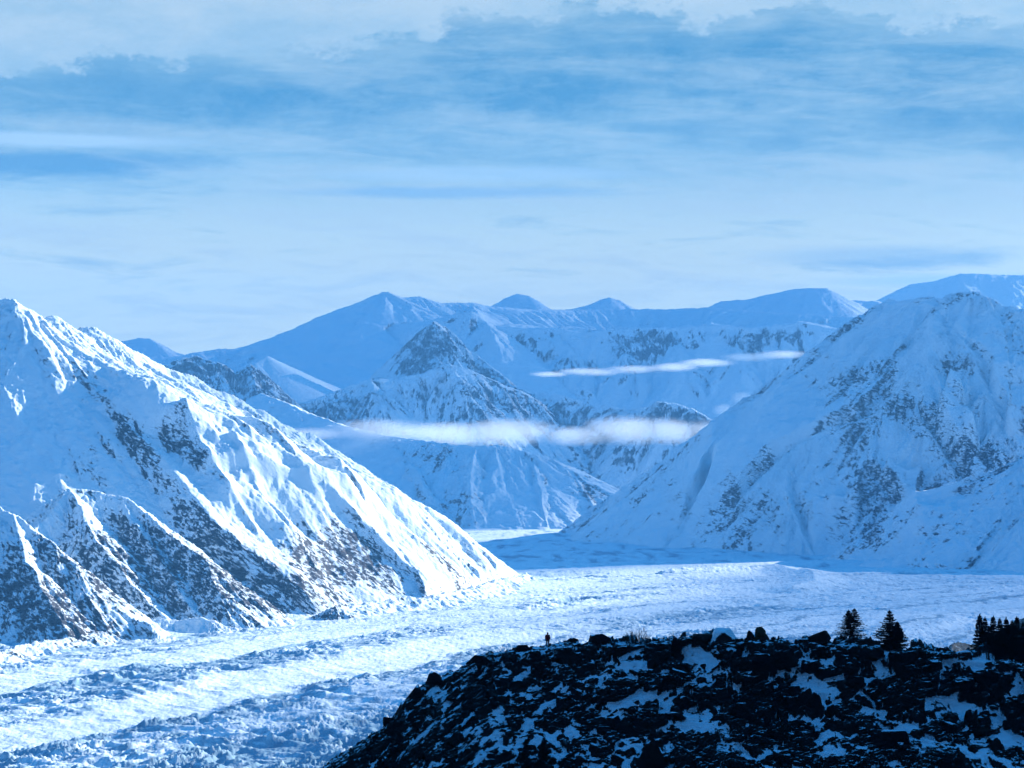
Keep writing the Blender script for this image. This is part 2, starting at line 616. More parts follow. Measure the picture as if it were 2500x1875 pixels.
fl.saw([(430, 960), (480, 1040), (530, 1100), (580, 1160)], *A, 38, 48, 105, end=0.25)
fl.saw([(540, 1030), (600, 1100), (660, 1170), (720, 1230)], *A, 36, 46, 95, end=0.25)
fl.saw([(690, 1100), (760, 1180), (830, 1250), (900, 1300)], *A, 34, 46, 95, end=0.25)
fl.saw([(440, 1110), (490, 1190), (550, 1260), (610, 1330)], *A, 42, 54, 95, end=0.25)
fl.saw([(560, 1180), (610, 1250), (680, 1320), (760, 1400)], *A, 42, 54, 95, end=0.25)
fl.ridge([at(60, 1345, 4060), at(89, 1296, 4160), at(142, 1220, 4250), at(168, 1191, 4290), at(221, 1197, 4310), at(310, 1215, 4310),
          at(357, 1254, 4280), at(402, 1299, 4240), at(449, 1330, 4200), at(506, 1368, 4160), at(535, 1440, 4090), at(550, 1520, 4030)], 0.95, 0.8)
fl.ridge([at(168, 1191, 4285), at(205, 1270, 4190), at(260, 1350, 4120), at(330, 1440, 4050), at(400, 1505, 4000)], 1.0, 0.8)
fl.ridge([at(300, 1222, 4300), at(345, 1310, 4220), at(420, 1400, 4130), at(470, 1480, 4060)], 1.0, 0.8)
low = [(-200, 1130), (-90, 1180), (0, 1237), (22, 1251), (79, 1296), (133, 1333), (177, 1365), (215, 1413), (269, 1470), (313, 1501), (370, 1530)]
fl.ridge(px_path(low, 3960, 3800), 0.95, 0.9)
fl.ridge([at(22, 1253, 3895), at(60, 1370, 3800), at(120, 1470, 3720), at(170, 1540, 3680)], 1.0, 0.85)
# lateral moraine along the ice margin
moraine = [(-60, 1625), (40, 1578), (150, 1560), (260, 1540), (330, 1515), (420, 1512), (520, 1514)]
fl.ridge([at(px, py, CAMZ * F / (py + 22 - 1050) + 10) for px, py in moraine], 0.55, 0.5, 200)
moraine = [(820, 1482), (900, 1470), (980, 1462), (1060, 1455), (1150, 1436), (1240, 1412), (1285, 1402)]
fl.ridge([at(px, py, CAMZ * F / (py + 20 - 1050) + 10) for px, py in moraine], 0.55, 0.5, 200)
build_mountain('mountain', fl, -260, 1345, 2.4, 3150, 5750, 3.4, M_NEAR,
               'near sunlit snowy mountain with dark rock along its foot, left side of the glacier',
               [(170, 9), (80, 8), (36, 6), (16, 3)], 11, rock0=0.20, rockslope=0.36, aspect=0.22, patchy=0.48,
               blobs=[(560, 1415, 330, 90, 8, .50), (830, 1370, 150, 80, 30, .40), (950, 1400, 110, 45, 38, .22), (100, 1480, 170, 100, 32, .60), (270, 1300, 150, 90, 30, .2),
                      (430, 1290, 160, 90, 35, .15), (240, 960, 120, 22, 45, .30), (330, 1080, 90, 30, 50, .28), (520, 1135, 170, 26, 33, .30), (720, 1075, 220, 26, 33, .24), (200, 795, 70, 12, 20, .35), (1060, 1350, 120, 10, 40, .5), (500, 880, 300, 250, 30, -.25), (60, 1000, 200, 130, 0, -.05), (60, 1180, 120, 60, 0, -.4)],
               floor=-12, rough=6.5, crest=8)

# -- the shaded mountain on the right
fr = Field()
sky2 = [(1482, 1222), (1500, 1203), (1592, 1144), (1674, 1089), (1747, 1029), (1821, 970), (1889, 924), (1981, 874), (1995, 853),
        (2040, 819), (2100, 766), (2164, 734), (2233, 727), (2306, 727), (2338, 713), (2370, 711), (2398, 718), (2453, 748), (2500, 752),
        (2620, 790), (2800, 860)]
fr.ridge(px_path(sky2, 7700, 6850), 0.84, 0.95, 900, 0.10)
A = (5400, 8000)
fr._new = []
fr.rib([(2345, 716), (2288, 760), (2285, 800), (2260, 860), (2233, 896), (2187, 956), (2141, 1006), (2095, 1029), (2027, 1048), (1985, 1061),
        (1944, 1084), (1921, 1135), (1921, 1190), (1935, 1240), (1960, 1300), (1990, 1350)], *A, 0.98, 1.0, 75, conc=0.05)
fr.rib([(2190, 960), (2250, 1030), (2310, 1120), (2340, 1190), (2370, 1240)], *A, 1.0, 1.0, 45, conc=0.05)
fr.rib([(2290, 765), (2370, 850), (2400, 950), (2430, 1040), (2440, 1140)], *A, 1.0, 1.0, 40, conc=0.05)
fr.rib([(2060, 1045), (2100, 1120), (2150, 1200), (2200, 1260), (2230, 1310)], *A, 1.0, 1.0, 30, conc=0.05)
fr.rib([(1750, 1040), (1740, 1120), (1720, 1200), (1660, 1290), (1620, 1350)], *A, 1.0, 1.0, 22, conc=0.05)
fr.ribs()
fr.ridge([at(2760, 1010, 6050), at(2600, 1065, 6150), at(2500, 1116, 6230), at(2439, 1148, 6270), at(2384, 1171, 6300), at(2325, 1203, 6340),
          at(2233, 1249, 6390), at(2141, 1290, 6440), at(2004, 1345, 6500)], 0.6, 0.75)
fr._saw = []
A = (5400, 8000)
fr.saw([(2330, 740), (2270, 800), (2250, 870), (2225, 900), (2180, 960), (2135, 1010), (2090, 1033), (2020, 1052), (1940, 1090), (1921, 1140), (1921, 1200), (1940, 1260), (1975, 1330)], *A, 75, 260, 120)
fr.saw([(2095, 1035), (2120, 1100), (2160, 1180), (2220, 1270), (2260, 1320)], *A, 60, 110, 110)
fr.saw([(2030, 1052), (2050, 1120), (2080, 1200), (2110, 1290)], *A, 48, 80, 80)
fr.saw([(1960, 1080), (1990, 1150), (2010, 1230), (2040, 1310)], *A, 45, 80, 80)
fr.saw([(2200, 950), (2260, 1030), (2330, 1130), (2380, 1200)], *A, 69, 120, 120)
fr.saw([(2250, 890), (2310, 980), (2370, 1070), (2420, 1140)], *A, 60, 110, 110)
fr.saw([(2300, 780), (2360, 870), (2420, 980), (2470, 1080)], *A, 63, 120, 120)
fr.saw([(2390, 740), (2440, 840), (2490, 950)], *A, 60, 110, 110)
fr.saw([(1750, 1045), (1735, 1120), (1700, 1200), (1650, 1290)], *A, 36, 120, 120)
fr.saw([(1930, 920), (1900, 1000), (1850, 1090), (1800, 1180), (1770, 1270)], *A, 39, 130, 130)
build_mountain('mountain', fr, 1250, 2640, 2.5, 5500, 8300, 4.8, M_MID,
               'shaded blue snowy mountain rising to one peak, beyond the right side of the glacier',
               [(170, 30), (70, 20), (32, 11)], 23, rock0=0.13, rockslope=0.55, patchy=0.5,
               blobs=[(2250, 1050, 120, 40, 45, .2), (2420, 1120, 60, 50, 0, .34), (2100, 1290, 220, 40, 10, .08), (1760, 1280, 130, 60, -20, .04), (2400, 1290, 160, 80, 0, .25),
                      (2240, 960, 80, 40, 60, .16), (1640, 1050, 280, 14, -37, .3), (1900, 915, 150, 12, -42, .3), (2050, 808, 90, 12, -40, .3), (2250, 800, 200, 50, 0, -.2), (1800, 1120, 160, 80, -37, -.25)],
               rough=8, crest=11)

# -- the low fluted hill at the head of the ice
fc = Field()
fc.ridge([at(640, 960, 9700), at(760, 1010, 9400), at(850, 1042, 9150), at(950, 1064, 8850), at(1057, 1078, 8620), at(1093, 1082, 8580), at(1161, 1091, 8540),
          at(1202, 1087, 8550), at(1247, 1091, 8560), at(1292, 1105, 8570), at(1338, 1118, 8570), at(1383, 1141, 8560), at(1419, 1157, 8550),
          at(1455, 1181, 8540), at(1491, 1208, 8530), at(1560, 1260, 8500)], 0.48, 0.5)
fc._new = []
A = (7900, 9800)
fc.rib([(1161, 1095), (1152, 1130), (1148, 1163), (1147, 1227), (1130, 1285)], *A, 0.75, 0.6, 60)
fc.rib([(1292, 1108), (1310, 1150), (1320, 1220), (1335, 1280)], *A, 0.7, 0.6, 26)
fc.rib([(1400, 1150), (1420, 1190), (1450, 1240), (1460, 1280)], *A, 0.7, 0.6, 30)
fc.rib([(950, 1066), (1010, 1140), (1060, 1220), (1080, 1280)], *A, 0.7, 0.6, 40)
fc.ribs()
build_mountain('mountain', fc, 600, 1640, 2.6, 7850, 10000, 5.5, M_MID,
               'low fluted snow hill at the far end of the glacier, under the long mist bank',
               [(110, 20), (45, 12), (22, 6)], 37, rock0=0.12, rockslope=0.6,
               blobs=[(1060, 1110, 80, 40, 0, .25), (1110, 1240, 60, 50, -30, .3), (1440, 1210, 50, 50, 40, .4), (1250, 1200, 70, 70, 0, -.3)], rough=4.5, crest=5)

# -- the pyramid peak and its fluted wall behind the mist
fm = Field()
fm.ridge([at(977, 908, 11350), at(1018, 838, 11450), at(1059, 784, 11500), at(1087, 797, 11550), at(1129, 845, 11550), at(1167, 870, 11500), at(1217, 908, 11400),
          at(1246, 936, 11300), at(1290, 958, 11200), at(1331, 962, 11150), at(1372, 965, 11100), at(1429, 984, 11050), at(1467, 987, 11000), at(1530, 1000, 10900),
          at(1577, 996, 10800), at(1604, 980, 10750), at(1654, 985, 10700), at(1699, 1001, 10650), at(1744, 1028, 10600), at(1820, 1080, 10500)], 1.1, 1.0, 900, 0.12)
fm.ridge([at(1059, 785, 11500), at(1052, 830, 11420), at(1060, 870, 11330), at(1085, 890, 11200)], 1.1, 1.0)
fm.ridge([at(1091, 886, 10850), at(1150, 905, 10870), at(1220, 935, 10900), at(1290, 962, 10950)], 1.0, 0.8)
fm.ridge([at(408, 886, 10200), at(446, 873, 10250), at(481, 870, 10300), at(528, 882, 10300), at(576, 914, 10300), at(611, 889, 10350), at(630, 903, 10400), at(661, 949, 10500),
          at(687, 972, 10550), at(725, 984, 10600), at(788, 968, 10650), at(835, 948, 10700), at(901, 925, 10750), at(961, 924, 10800), at(1021, 914, 10820), at(1091, 886, 10850)], 0.95, 0.8)
fm.ridge([at(350, 930, 10100), at(408, 886, 10200)], 0.9)
fm._new = []
A = (9300, 11500)
fm.rib([(901, 927), (912, 945), (923, 965), (945, 995), (967, 1022), (985, 1060)], *A, 1.0, 0.85, 60)
fm.rib([(1091, 888), (1120, 920), (1150, 970), (1165, 1020), (1180, 1060)], *A, 1.0, 0.95, 45)
fm.rib([(611, 892), (625, 940), (650, 1000), (670, 1050)], *A, 1.0, 0.9, 40)
fm.ribs()
build_mountain('mountain', fm, 330, 1860, 2.6, 9350, 12000, 5.5, M_WALL,
               'rocky pyramid peak with a fluted wall, above the long mist bank',
               [(95, 36), (45, 20), (22, 8)], 53, rock0=0.0, rockslope=1.0,
               blobs=[(1060, 840, 55, 50, 0, .32), (990, 890, 30, 30, 0, .3), (590, 940, 110, 60, 20, .4), (450, 900, 70, 40, 20, .3), (1200, 1000, 170, 50, 5, .22), (1650, 1010, 80, 20, 20, .3),
                      (980, 970, 60, 40, 0, -.15), (830, 1010, 90, 40, 0, .2)], rough=4.0, crest=7)

# -- the smooth snow saddle between them
ft = Field()
ft.ridge([at(560, 925, 10900), at(623, 886, 11000), at(652, 868, 11080), at(693, 887, 11280), at(769, 922, 11520), at(835, 950, 11720), at(900, 985, 11850)], 0.62, 0.7)
build_mountain('mountain', ft, 520, 960, 3, 10300, 12400, 8, M_FAR,
               'smooth bare white snow face between two dark rocky ridges', [(160, 3)], 59, rock0=-0.6, rockslope=0.1, rough=1.0, crest=1)

# -- the broad high mountain and its plateau
fb = Field()
fb.ridge([at(280, 905, 13300), at(400, 880, 13400), at(471, 862, 13500), at(535, 852, 13600), at(646, 851, 13700), at(737, 835, 13700), at(769, 813, 13700), at(813, 797, 13700), at(858, 775, 13700),
          at(899, 740, 13700), at(930, 715, 13700), at(945, 713, 13700), at(983, 727, 13750), at(1027, 724, 13800), at(1078, 740, 13900), at(1151, 739, 14000), at(1198, 748, 14100),
          at(1300, 756, 14300), at(1400, 757, 14500), at(1500, 755, 14600), at(1637, 755, 14600), at(1729, 750, 14500), at(1850, 762, 14300), at(2000, 770, 14100), at(2200, 780, 14000)], 0.52, 0.5)
edge = [(1151, 760), (1200, 795), (1280, 802), (1350, 800), (1420, 812), (1500, 806), (1560, 800), (1640, 801), (1740, 792), (1850, 800), (1950, 786), (2020, 800), (2150, 820), (2300, 850)]
ed = px_path(edge, 13000, 12700)
fb.ridge(ed, 0.95, 0.1, 1500)
fb._new = []
A = (10800, 14800)
fb.rib([(1151, 745), (1190, 790), (1240, 840), (1290, 890), (1330, 930), (1380, 960)], *A, 0.8, 0.7, 90)
fb.rib([(1350, 805), (1390, 850), (1420, 890), (1440, 930)], *A, 0.9, 0.85, 60)
fb.rib([(1640, 806), (1660, 850), (1690, 900), (1700, 960)], *A, 0.9, 0.85, 60)
fb.rib([(1510, 812), (1530, 860), (1560, 910), (1570, 960)], *A, 0.9, 0.85, 50)
fb.rib([(1800, 802), (1800, 850), (1830, 900), (1840, 950)], *A, 0.9, 0.85, 50)
fb.ribs()
build_mountain('mountain', fb, 240, 2280, 3.2, 11200, 15300, 9, M_FAR,
               'broad hazy snow mountain whose plateau ends in a band of rock cliffs',
               [(260, 46), (110, 30), (50, 12)], 71, rock0=0.0, rockslope=0.8,
               blobs=[(1280, 860, 110, 30, 20, .24), (1720, 825, 260, 28, 0, .3), (1560, 830, 60, 40, 0, .3), (1500, 920, 150, 40, 0, .15), (900, 850, 60, 50, -50, .2), (1960, 830, 60, 50, 0, .2)],
               rough=6, crest=3)

# -- far peaks
def far_peak(pts, D, u0, u1, label, seed, slope=0.6):
    f = Field()
    f.ridge([at(x, y, D) for x, y in pts], slope, slope)
    build_mountain('mountain', f, u0, u1, 3.5, D - 1600, D + 700, 14, M_FAR, label, [(300, 26), (120, 12)], seed, rock0=-0.05, rockslope=0.5, rough=5, crest=3, floor=120)


far_peak([(150, 900), (240, 860), (300, 832), (335, 824), (365, 825), (395, 845), (430, 860), (480, 872), (560, 890)], 15800, 120, 600, 'small far hazy peak just behind the sunlit mountain slope', 83)
far_peak([(1120, 790), (1206, 746), (1235, 726), (1262, 716), (1290, 721), (1315, 738), (1345, 757), (1400, 780)], 16800, 1090, 1430, 'pointed far white peak standing behind the plateau', 87, 0.7)
far_peak([(1330, 785), (1380, 756), (1430, 747), (1460, 735), (1487, 725), (1510, 732), (1535, 750), (1580, 775)], 17800, 1300, 1610, 'faintest far white peak, alone on the plateau horizon', 91, 0.6)
far_peak([(1690, 765), (1729, 750), (1761, 734), (1821, 732), (1866, 720), (1949, 704), (1976, 702), (2018, 704), (2050, 725), (2073, 732), (2141, 735), (2230, 760)], 16800, 1660, 2270,
         'long flat topped far range left of the tallest right hand ridge', 95, 0.55)
far_peak([(2090, 770), (2164, 729), (2224, 693), (2279, 686), (2347, 667), (2393, 667), (2462, 670), (2520, 671), (2640, 700)], 19000, 2060, 2660, 'highest far range showing behind the shaded mountain peak', 97, 0.55)

# -- unseen hillsides added to keep the near rocks in shade
M_SIDE = mountain_material('shade_hill_snow', 20.0)
def side(pts, u, label, seed, slope=0.6, step=40):
    f = Field()
    f.ridge([np.array(p, float) for p in pts], slope, slope)
    P = np.array(pts)
    x0, x1 = P[:, 0].min() - 3800, P[:, 0].max() + 3800
    y0, y1 = P[:, 1].min() - 3500, P[:, 1].max() + 3500
    xs = np.arange(x0, x1, step); ys = np.arange(y0, y1, step)
    Y, X = np.meshgrid(ys, xs, indexing='ij')
    Z, d, qx, qy = f.eval(X, Y)
    Z = Z + 40 * (rid(qx / 400, qy / 400, seed, 3) - 0.5) + 20 * fbm(X / 200, Y / 200, seed + 4, 3)
    ok = (Z > -20)
    sl = np.hypot(np.gradient(Z, step, axis=0), np.gradient(Z, step, axis=1))
    o = grid_mesh('mountain', X, Y, Z, M_SIDE, ok, {'rock': 0.6 * (sl - 0.7)})
    tag(o, label, kind='structure')
    return o


side([(1250, 250, 820), (1450, 900, 1080), (1540, 1500, 1080), (1640, 1950, 800)], 0, 'unseen steep snowy hillside added to shade the viewpoint ridge', 111, 1.35, 25)
hb = Field()  # added behind the camera to cut sky light on the near slope
hb.ridge([np.array(p, float) for p in ((-3000, -1350, 1250), (-800, -1500, 1300), (600, -1500, 1280), (2000, -1300, 1300))], 0.9, 0.9)
xs = np.arange(-4200, 3200, 30.0); ys = np.arange(-2800, 250, 30.0)
Y, X = np.meshgrid(ys, xs, indexing='ij')
Z = hb.eval(X, Y)[0] + 30 * fbm(X / 200, Y / 200, 141, 4)
M_WOOD = forest_material()  # dark cover, so the added hillside bounces little sunlight
o = grid_mesh('hill', X, Y, Z, M_WOOD, Z > -20)
tag(o, 'unseen dark wooded hillside added behind the viewpoint to dim the ridge', kind='structure')


def cloud(p0, p1, s0, s1, z, label, seed, skew=0.0, dens=0.0014):
    """an unseen cloud sheet added above the haze to block the sun, placed in sun-wise coordinates (p across the sun's bearing, s along it)"""
    bm = bmesh.new()
    n, m = 26, 26
    sa_, ca_ = math.sin(SUN_AZ), math.cos(SUN_AZ)
    P, Sg = np.meshgrid(np.linspace(p0, p1, n), np.linspace(s0, s1, m), indexing='ij')
    e = np.minimum(np.minimum(P - p0, p1 - P) / 250.0, np.minimum(Sg - s0, s1 - Sg) / 500.0)
    e = np.clip(e, 0, 1) ** 0.5
    Sg = Sg + skew * (P - (p0 + p1) / 2)
    P = P + 90 * fbm(P / 500, Sg / 700, seed, 3); Sg = Sg + 200 * fbm(P / 500, Sg / 700, seed + 5, 3)
    up = e * (260 + 160 * fbm(P / 400, Sg / 500, seed + 9, 3)); dn = e * (120 + 60 * fbm(P / 400, Sg / 500, seed + 13, 3))
    top = {}; bot = {}
    for i in range(n):
        for j in range(m):
            x, y = sa_ * Sg[i, j] + ca_ * P[i, j], ca_ * Sg[i, j] - sa_ * P[i, j]
            top[i, j] = bm.verts.new((x, y, z + up[i, j]))
            bot[i, j] = top[i, j] if e[i, j] == 0 else bm.verts.new((x, y, z - dn[i, j]))
    for i in range(n - 1):
        for j in range(m - 1):
            bm.faces.new((top[i, j], top[i + 1, j], top[i + 1, j + 1], top[i, j + 1]))
            q = (bot[i, j + 1], bot[i + 1, j + 1], bot[i + 1, j], bot[i, j])
            bm.faces.new(q)
    me = bpy.data.meshes.new('cloud')
    bm.to_mesh(me); bm.free()
    mt = bpy.data.materials.new('cloud')
    mt.use_nodes = True
    t = Tree(mt.node_tree)
    out = t.n('ShaderNodeOutputMaterial')
    pv = t.n('ShaderNodeVolumePrincipled')
    pv.inputs['Color'].default_value = (0.95, 0.97, 1, 1)
    pv.inputs['Density'].default_value = dens
    t.link(pv.outputs[0], out.inputs['Volume'])
    o = link_mesh('cloud', me, mt)
    tag(o, label, kind='stuff')


cloud(-14500, -7650, 17000, 24300, 4500, 'unseen thick cloud sheet added to shade the upper valley', 151)  # sun blockers added out of view, with gaps that let light reach the mist
cloud(-6640, -5850, 18000, 22500, 4500, 'unseen narrow cloud sheet added to shade the fluted hill', 157)
cloud(-5420, -4000, 16500, 21500, 4500, 'unseen broad cloud sheet added to shade the single peaked mountain', 163)
cloud(-3900, -1300, 17250, 21500, 4500, 'unseen thin cloud sheet added to shade the near bank of the glacier', 167, skew=-1.265, dens=0.0012)

# ------------------------------------------------------------------ glacier
flow = np.array([(-1900, -900), (-700, 2000), (-466, 2607), (-136, 3507), (314, 4486), (900, 5080), (2200, 5650), (6000, 6600)], float)


def flow_coords(x, y):
    bestd = np.full(x.shape, 1e9); v = np.zeros_like(x); w = np.zeros_like(x)
    L = 0.0
    for i, (a, b) in enumerate(zip(flow[:-1], flow[1:])):
        e = b - a; l = math.hypot(*e)
        t = np.clip(((x - a[0]) * e[0] + (y - a[1]) * e[1]) / l ** 2, 0, 1)
        ox, oy = x - a[0] - t * e[0], y - a[1] - t * e[1]
        d = np.hypot(ox, oy)
        s = np.sign((x - a[0]) * e[1] - (y - a[1]) * e[0])
        k = d < bestd
        bestd = np.where(k, d, bestd); v = np.where(k, d * s, v); w = np.where(k, L + t * l, w)
        L += l
    return v, w


cols = np.arange(-160, 2665, 2.5)
rows = [1700.0]
while rows[-1] < 9300:
    rows.append(rows[-1] * 1.0017)
D, Uu = np.meshgrid(np.array(rows), cols, indexing='ij')
X = (Uu - 1250.0) / F * D
wx = 45 * fbm(X / 420, D / 420, 201, 3); wy = 45 * fbm(X / 420 + 30, D / 420, 207, 3)
v, w = flow_coords(X + wx, D + wy)
tv = [-2000, -900, -520, -400, -335, -290, -240, -222, -150, -75, -50, 30, 62, 130, 170, 250, 400, 700, 2000]
ti = [.6, .6, .62, .6, .32, .04, .10, .66, .62, .5, .02, .02, .66, .5, .26, .68, .78, .66, .6]
th_ = [0, 0, 0, 1, 2, 2, 0, -1, 1, 6, 6, 1, 0, 4, 5, 1, 0, 0, 0]
vn = v + 22 * fbm(v / 160, w / 420, 209, 3) + 14 * pn(X / 90, D / 90, 210)
near = 1 - ss(w, 4700, 5500)
free = 0.30 - 0.14 * ss(D, 5300, 5900) + 0.5 * fbm(v / 150, w / 1100, 219, 3)
belt = near * np.interp(vn, tv, ti) + (1 - near) * free + 0.22 * pn(v / 45, w / 500, 211)
zone = np.clip(belt * 1.7, 0.05, 1.25)
bands = near * np.interp(vn, tv, th_) + (1 - 0.6 * near) * 15 * pn(v / 190, w / 1500, 212) + 3 * pn(v / 80, w / 700, 213) + 2 * pn(v / 38, w / 260, 217)
sx, sy = X + 9 * fbm(X / 60, D / 60, 223, 2), D + 9 * fbm(X / 60 + 7, D / 60, 227, 2)
v2, w2 = v + sx - X, w + sy - D
cl = ss(fbm(v / 70, w / 160, 233, 3), -0.35, 0.4)
ser = rid((v2 * 0.86 + w2 * 0.5) / 95, (w2 * 0.86 - v2 * 0.5) / 26, 231, 3, 0.55)
ser2 = rid((v2 * 0.9 - w2 * 0.4) / 13, (w2 * 0.9 + v2 * 0.4) / 44, 237, 3, 0.55)
rough_near = 1 + 0.3 * ss(-D, -3200, -2450)
lump = rid(v2 / 120 + 0.4 * pn(w / 200, v / 200, 281), (w2 + 0.5 * v2) / 70, 283, 2, 0.5)
Z = bands + 9 * (lump - 0.55) * ss(-D, -4300, -2700) * (0.35 + 0.65 * np.clip(zone, 0, 1)) + (0.8 + 9 * zone * cl) * rough_near * (ser - 0.5) + (0.5 + 6.5 * zone) * rough_near * (ser2 - 0.5) * (0.4 + 0.6 * cl) + 0.6 * fbm(X / 6, D / 9, 241, 2)
far_flat = 1 - 0.35 * ss(D, 5600, 7600)
Z = Z * far_flat
# a curved moraine bump where the side glacier comes in
arc = [(1640, 1404), (1780, 1394), (1880, 1391), (1945, 1399), (1985, 1415), (1990, 1432), (1930, 1442)]
ap = np.array([at(px, py, CAMZ * F / (py - 1050))[:2] for px, py in arc])
db = np.full(X.shape, 1e9)
for a, b in zip(ap[:-1], ap[1:]):
    e = b - a
    t_ = np.clip(((X - a[0]) * e[0] + (D - a[1]) * e[1]) / (e @ e), 0, 1)
    db = np.minimum(db, np.hypot(X - a[0] - t_ * e[0], D - a[1] - t_ * e[1]))
Z = Z + 11 * np.clip(1 - db / 70, 0, 1) ** 1.3
lines = 0
for c0, wd, am, f_ in ((-226, 7, .55, near), (-140, 5, .25, near), (-62, 6, .35, near), (58, 8, .6, near), (104, 5, .3, near), (175, 6, .35, near), (265, 8, .4, 1), (-330, 6, .3, near),
                       (420, 9, .45, 1 - near), (150, 9, .4, 1 - near), (-60, 10, .4, 1 - near), (560, 9, .4, 1 - near)):
    lines = lines + am * f_ * np.exp(-((vn - c0 - 14 * pn(w / 300, v * 0 + c0, 271)) / wd) ** 2) * (0.45 + 0.55 * ss(pn(w / 240, v * 0 + c0 * 3, 273), -0.3, 0.3))
ice = 0.06 + 0.85 * belt + lines - 0.30 * (ser - 0.5) + 0.2 * pn(v / 30, w / 300, 253)
ice = ice + ss(D, 5200, 6000) * (0.55 * fbm(X / 30, D / 110, 291, 4) + 0.25 * pn(X / 200, D / 350, 293))
ice = ice + 0.6 * ss(D, 5600, 6200) * ss(fbm(X / 45, D / 170, 295, 4), 0.12, 0.45)
gl = grid_mesh('glacier', X, D, Z, glacier_material(), None, {'ice': ice})
tag(gl, 'broad white and blue glacier of broken ice flowing between the mountains', kind='structure')

xs = np.arange(-9000, 9001, 150.0); ys = np.arange(-1500, 20501, 150.0)
Y, Xg = np.meshgrid(ys, xs, indexing='ij')
gr = grid_mesh('ground', Xg, Y, -26 + 4 * fbm(Xg / 500, Y / 500, 271, 3), plain_snow())
tag(gr, 'snow covered valley floor under and around the glacier', kind='structure')


# -- dark wooded knoll on the near bank
fk = Field()
fk.ridge([at(2318, 1612, 2420), at(2330, 1578, 2450), at(2345, 1569, 2480), at(2370, 1573, 2500), at(2395, 1566, 2520), at(2440, 1546, 2540), at(2480, 1515, 2560),
          at(2520, 1495, 2580), at(2640, 1440, 2600), at(2900, 1400, 2600)], 0.7, 0.7)
build_mountain('hill', fk, 1900, 3000, 3, 2250, 2900, 4, forest_material(), 'dark blue wooded knoll low behind the spruce grove', [(60, 8), (20, 4)], 131, rough=4, crest=6)

# ------------------------------------------------------------------ the rock ridge in front
CREST = [(180, 2700), (560, 2120), (700, 1955), (790, 1876), (860, 1830), (930, 1782), (960, 1755), (990, 1712), (1045, 1672), (1090, 1652), (1130, 1634), (1165, 1612), (1200, 1596), (1280, 1588), (1337, 1580),
         (1400, 1572), (1480, 1570), (1600, 1576), (1700, 1572), (1760, 1566), (1830, 1572), (1900, 1575), (2000, 1570), (2050, 1576), (2130, 1584), (2220, 1590), (2300, 1596), (2400, 1608),
         (2450, 1618), (2500, 1630), (2640, 1660), (3700, 1800)]
CX = np.array([c[0] for c in CREST], float); CY = np.array([c[1] for c in CREST], float)


def crest_d(u):
    return 304.0 - 26.0 * ss(1330 - u, 0, 620) + 6.0 * ss(u - 1900, 0, 600)


def voro(x, y, cell, seed):
    gx, gy = x / cell, y / cell
    ix, iy = np.floor(gx).astype(np.int64), np.floor(gy).astype(np.int64)
    f1 = np.full(x.shape, 9.0, np.float32); f2 = f1.copy()
    ci = np.zeros(x.shape, np.int64); cj = np.zeros(x.shape, np.int64)
    ox = np.zeros(x.shape, np.float32); oy = np.zeros(x.shape, np.float32)
    for a in (-1, 0, 1):
        for b in (-1, 0, 1):
            jx, jy = ix + a, iy + b
            px = jx + 0.15 + 0.7 * rnd(jx, jy, seed); py = jy + 0.15 + 0.7 * rnd(jx, jy, seed + 1)
            qx, qy = gx - px, gy - py
            d = np.sqrt(qx * qx + qy * qy).astype(np.float32)
            k = d < f1
            f2 = np.where(k, f1, np.minimum(f2, d))
            f1 = np.where(k, d, f1)
            ci = np.where(k, jx, ci); cj = np.where(k, jy, cj)
            ox = np.where(k, qx * cell, ox); oy = np.where(k, qy * cell, oy)
    return f1, f2, ox, oy, rnd(ci, cj, seed + 2), rnd(ci, cj, seed + 3), rnd(ci, cj, seed + 4)


us = np.concatenate([np.arange(180, 560, 5.0), np.arange(560, 2640, 1.8), np.arange(2640, 3700, 5.0)])
sv = np.concatenate([-np.geomspace(150, 6.2, 50), np.arange(-6, -1, 0.16), np.arange(-1, 26, 0.085)])
S, Uq = np.meshgrid(sv, us, indexing='ij')
cyq = np.interp(Uq, CX, CY)
Dc = crest_d(Uq)
ccx, ccy = Uq - 1250.0, 937.5 - cyq
_c, _s = math.cos(PITCH), math.sin(PITCH)
fy, fz = F * _c - ccy * _s, F * _s + ccy * _c
Xc, Zc = ccx / fy * Dc, CAMZ + fz / fy * Dc
wob = fbm(Xc / 14, S / 9, 301, 3)
steep = 40 + 13 * ss(Uq, 1500, 1900) * ss(9 - S, 0, 4) - 9 * ss(S, 9, 14) * ss(Uq, 1450, 1900)
th = np.where(S >= 0, 8 + (steep - 8 + 9 * wob) * ss(S, 0.1, 1.6), -(6 + 34 * ss(-S, 7, 22)))
th = np.radians(th)
ds = np.diff(sv)
i0 = int(np.argmin(np.abs(sv)))
hx = np.cos(th); hz = np.sin(np.abs(th))
Yo = np.zeros_like(S); Zo = np.zeros_like(S)
for i in range(i0 + 1, len(sv)):
    Yo[i] = Yo[i - 1] - hx[i] * ds[i - 1]; Zo[i] = Zo[i - 1] - hz[i] * ds[i - 1]
for i in range(i0 - 1, -1, -1):
    Yo[i] = Yo[i + 1] + hx[i] * ds[i]; Zo[i] = Zo[i + 1] - hz[i] * ds[i]
bx, by, bz = Xc + 0 * S, Dc + Yo, Zc + Zo
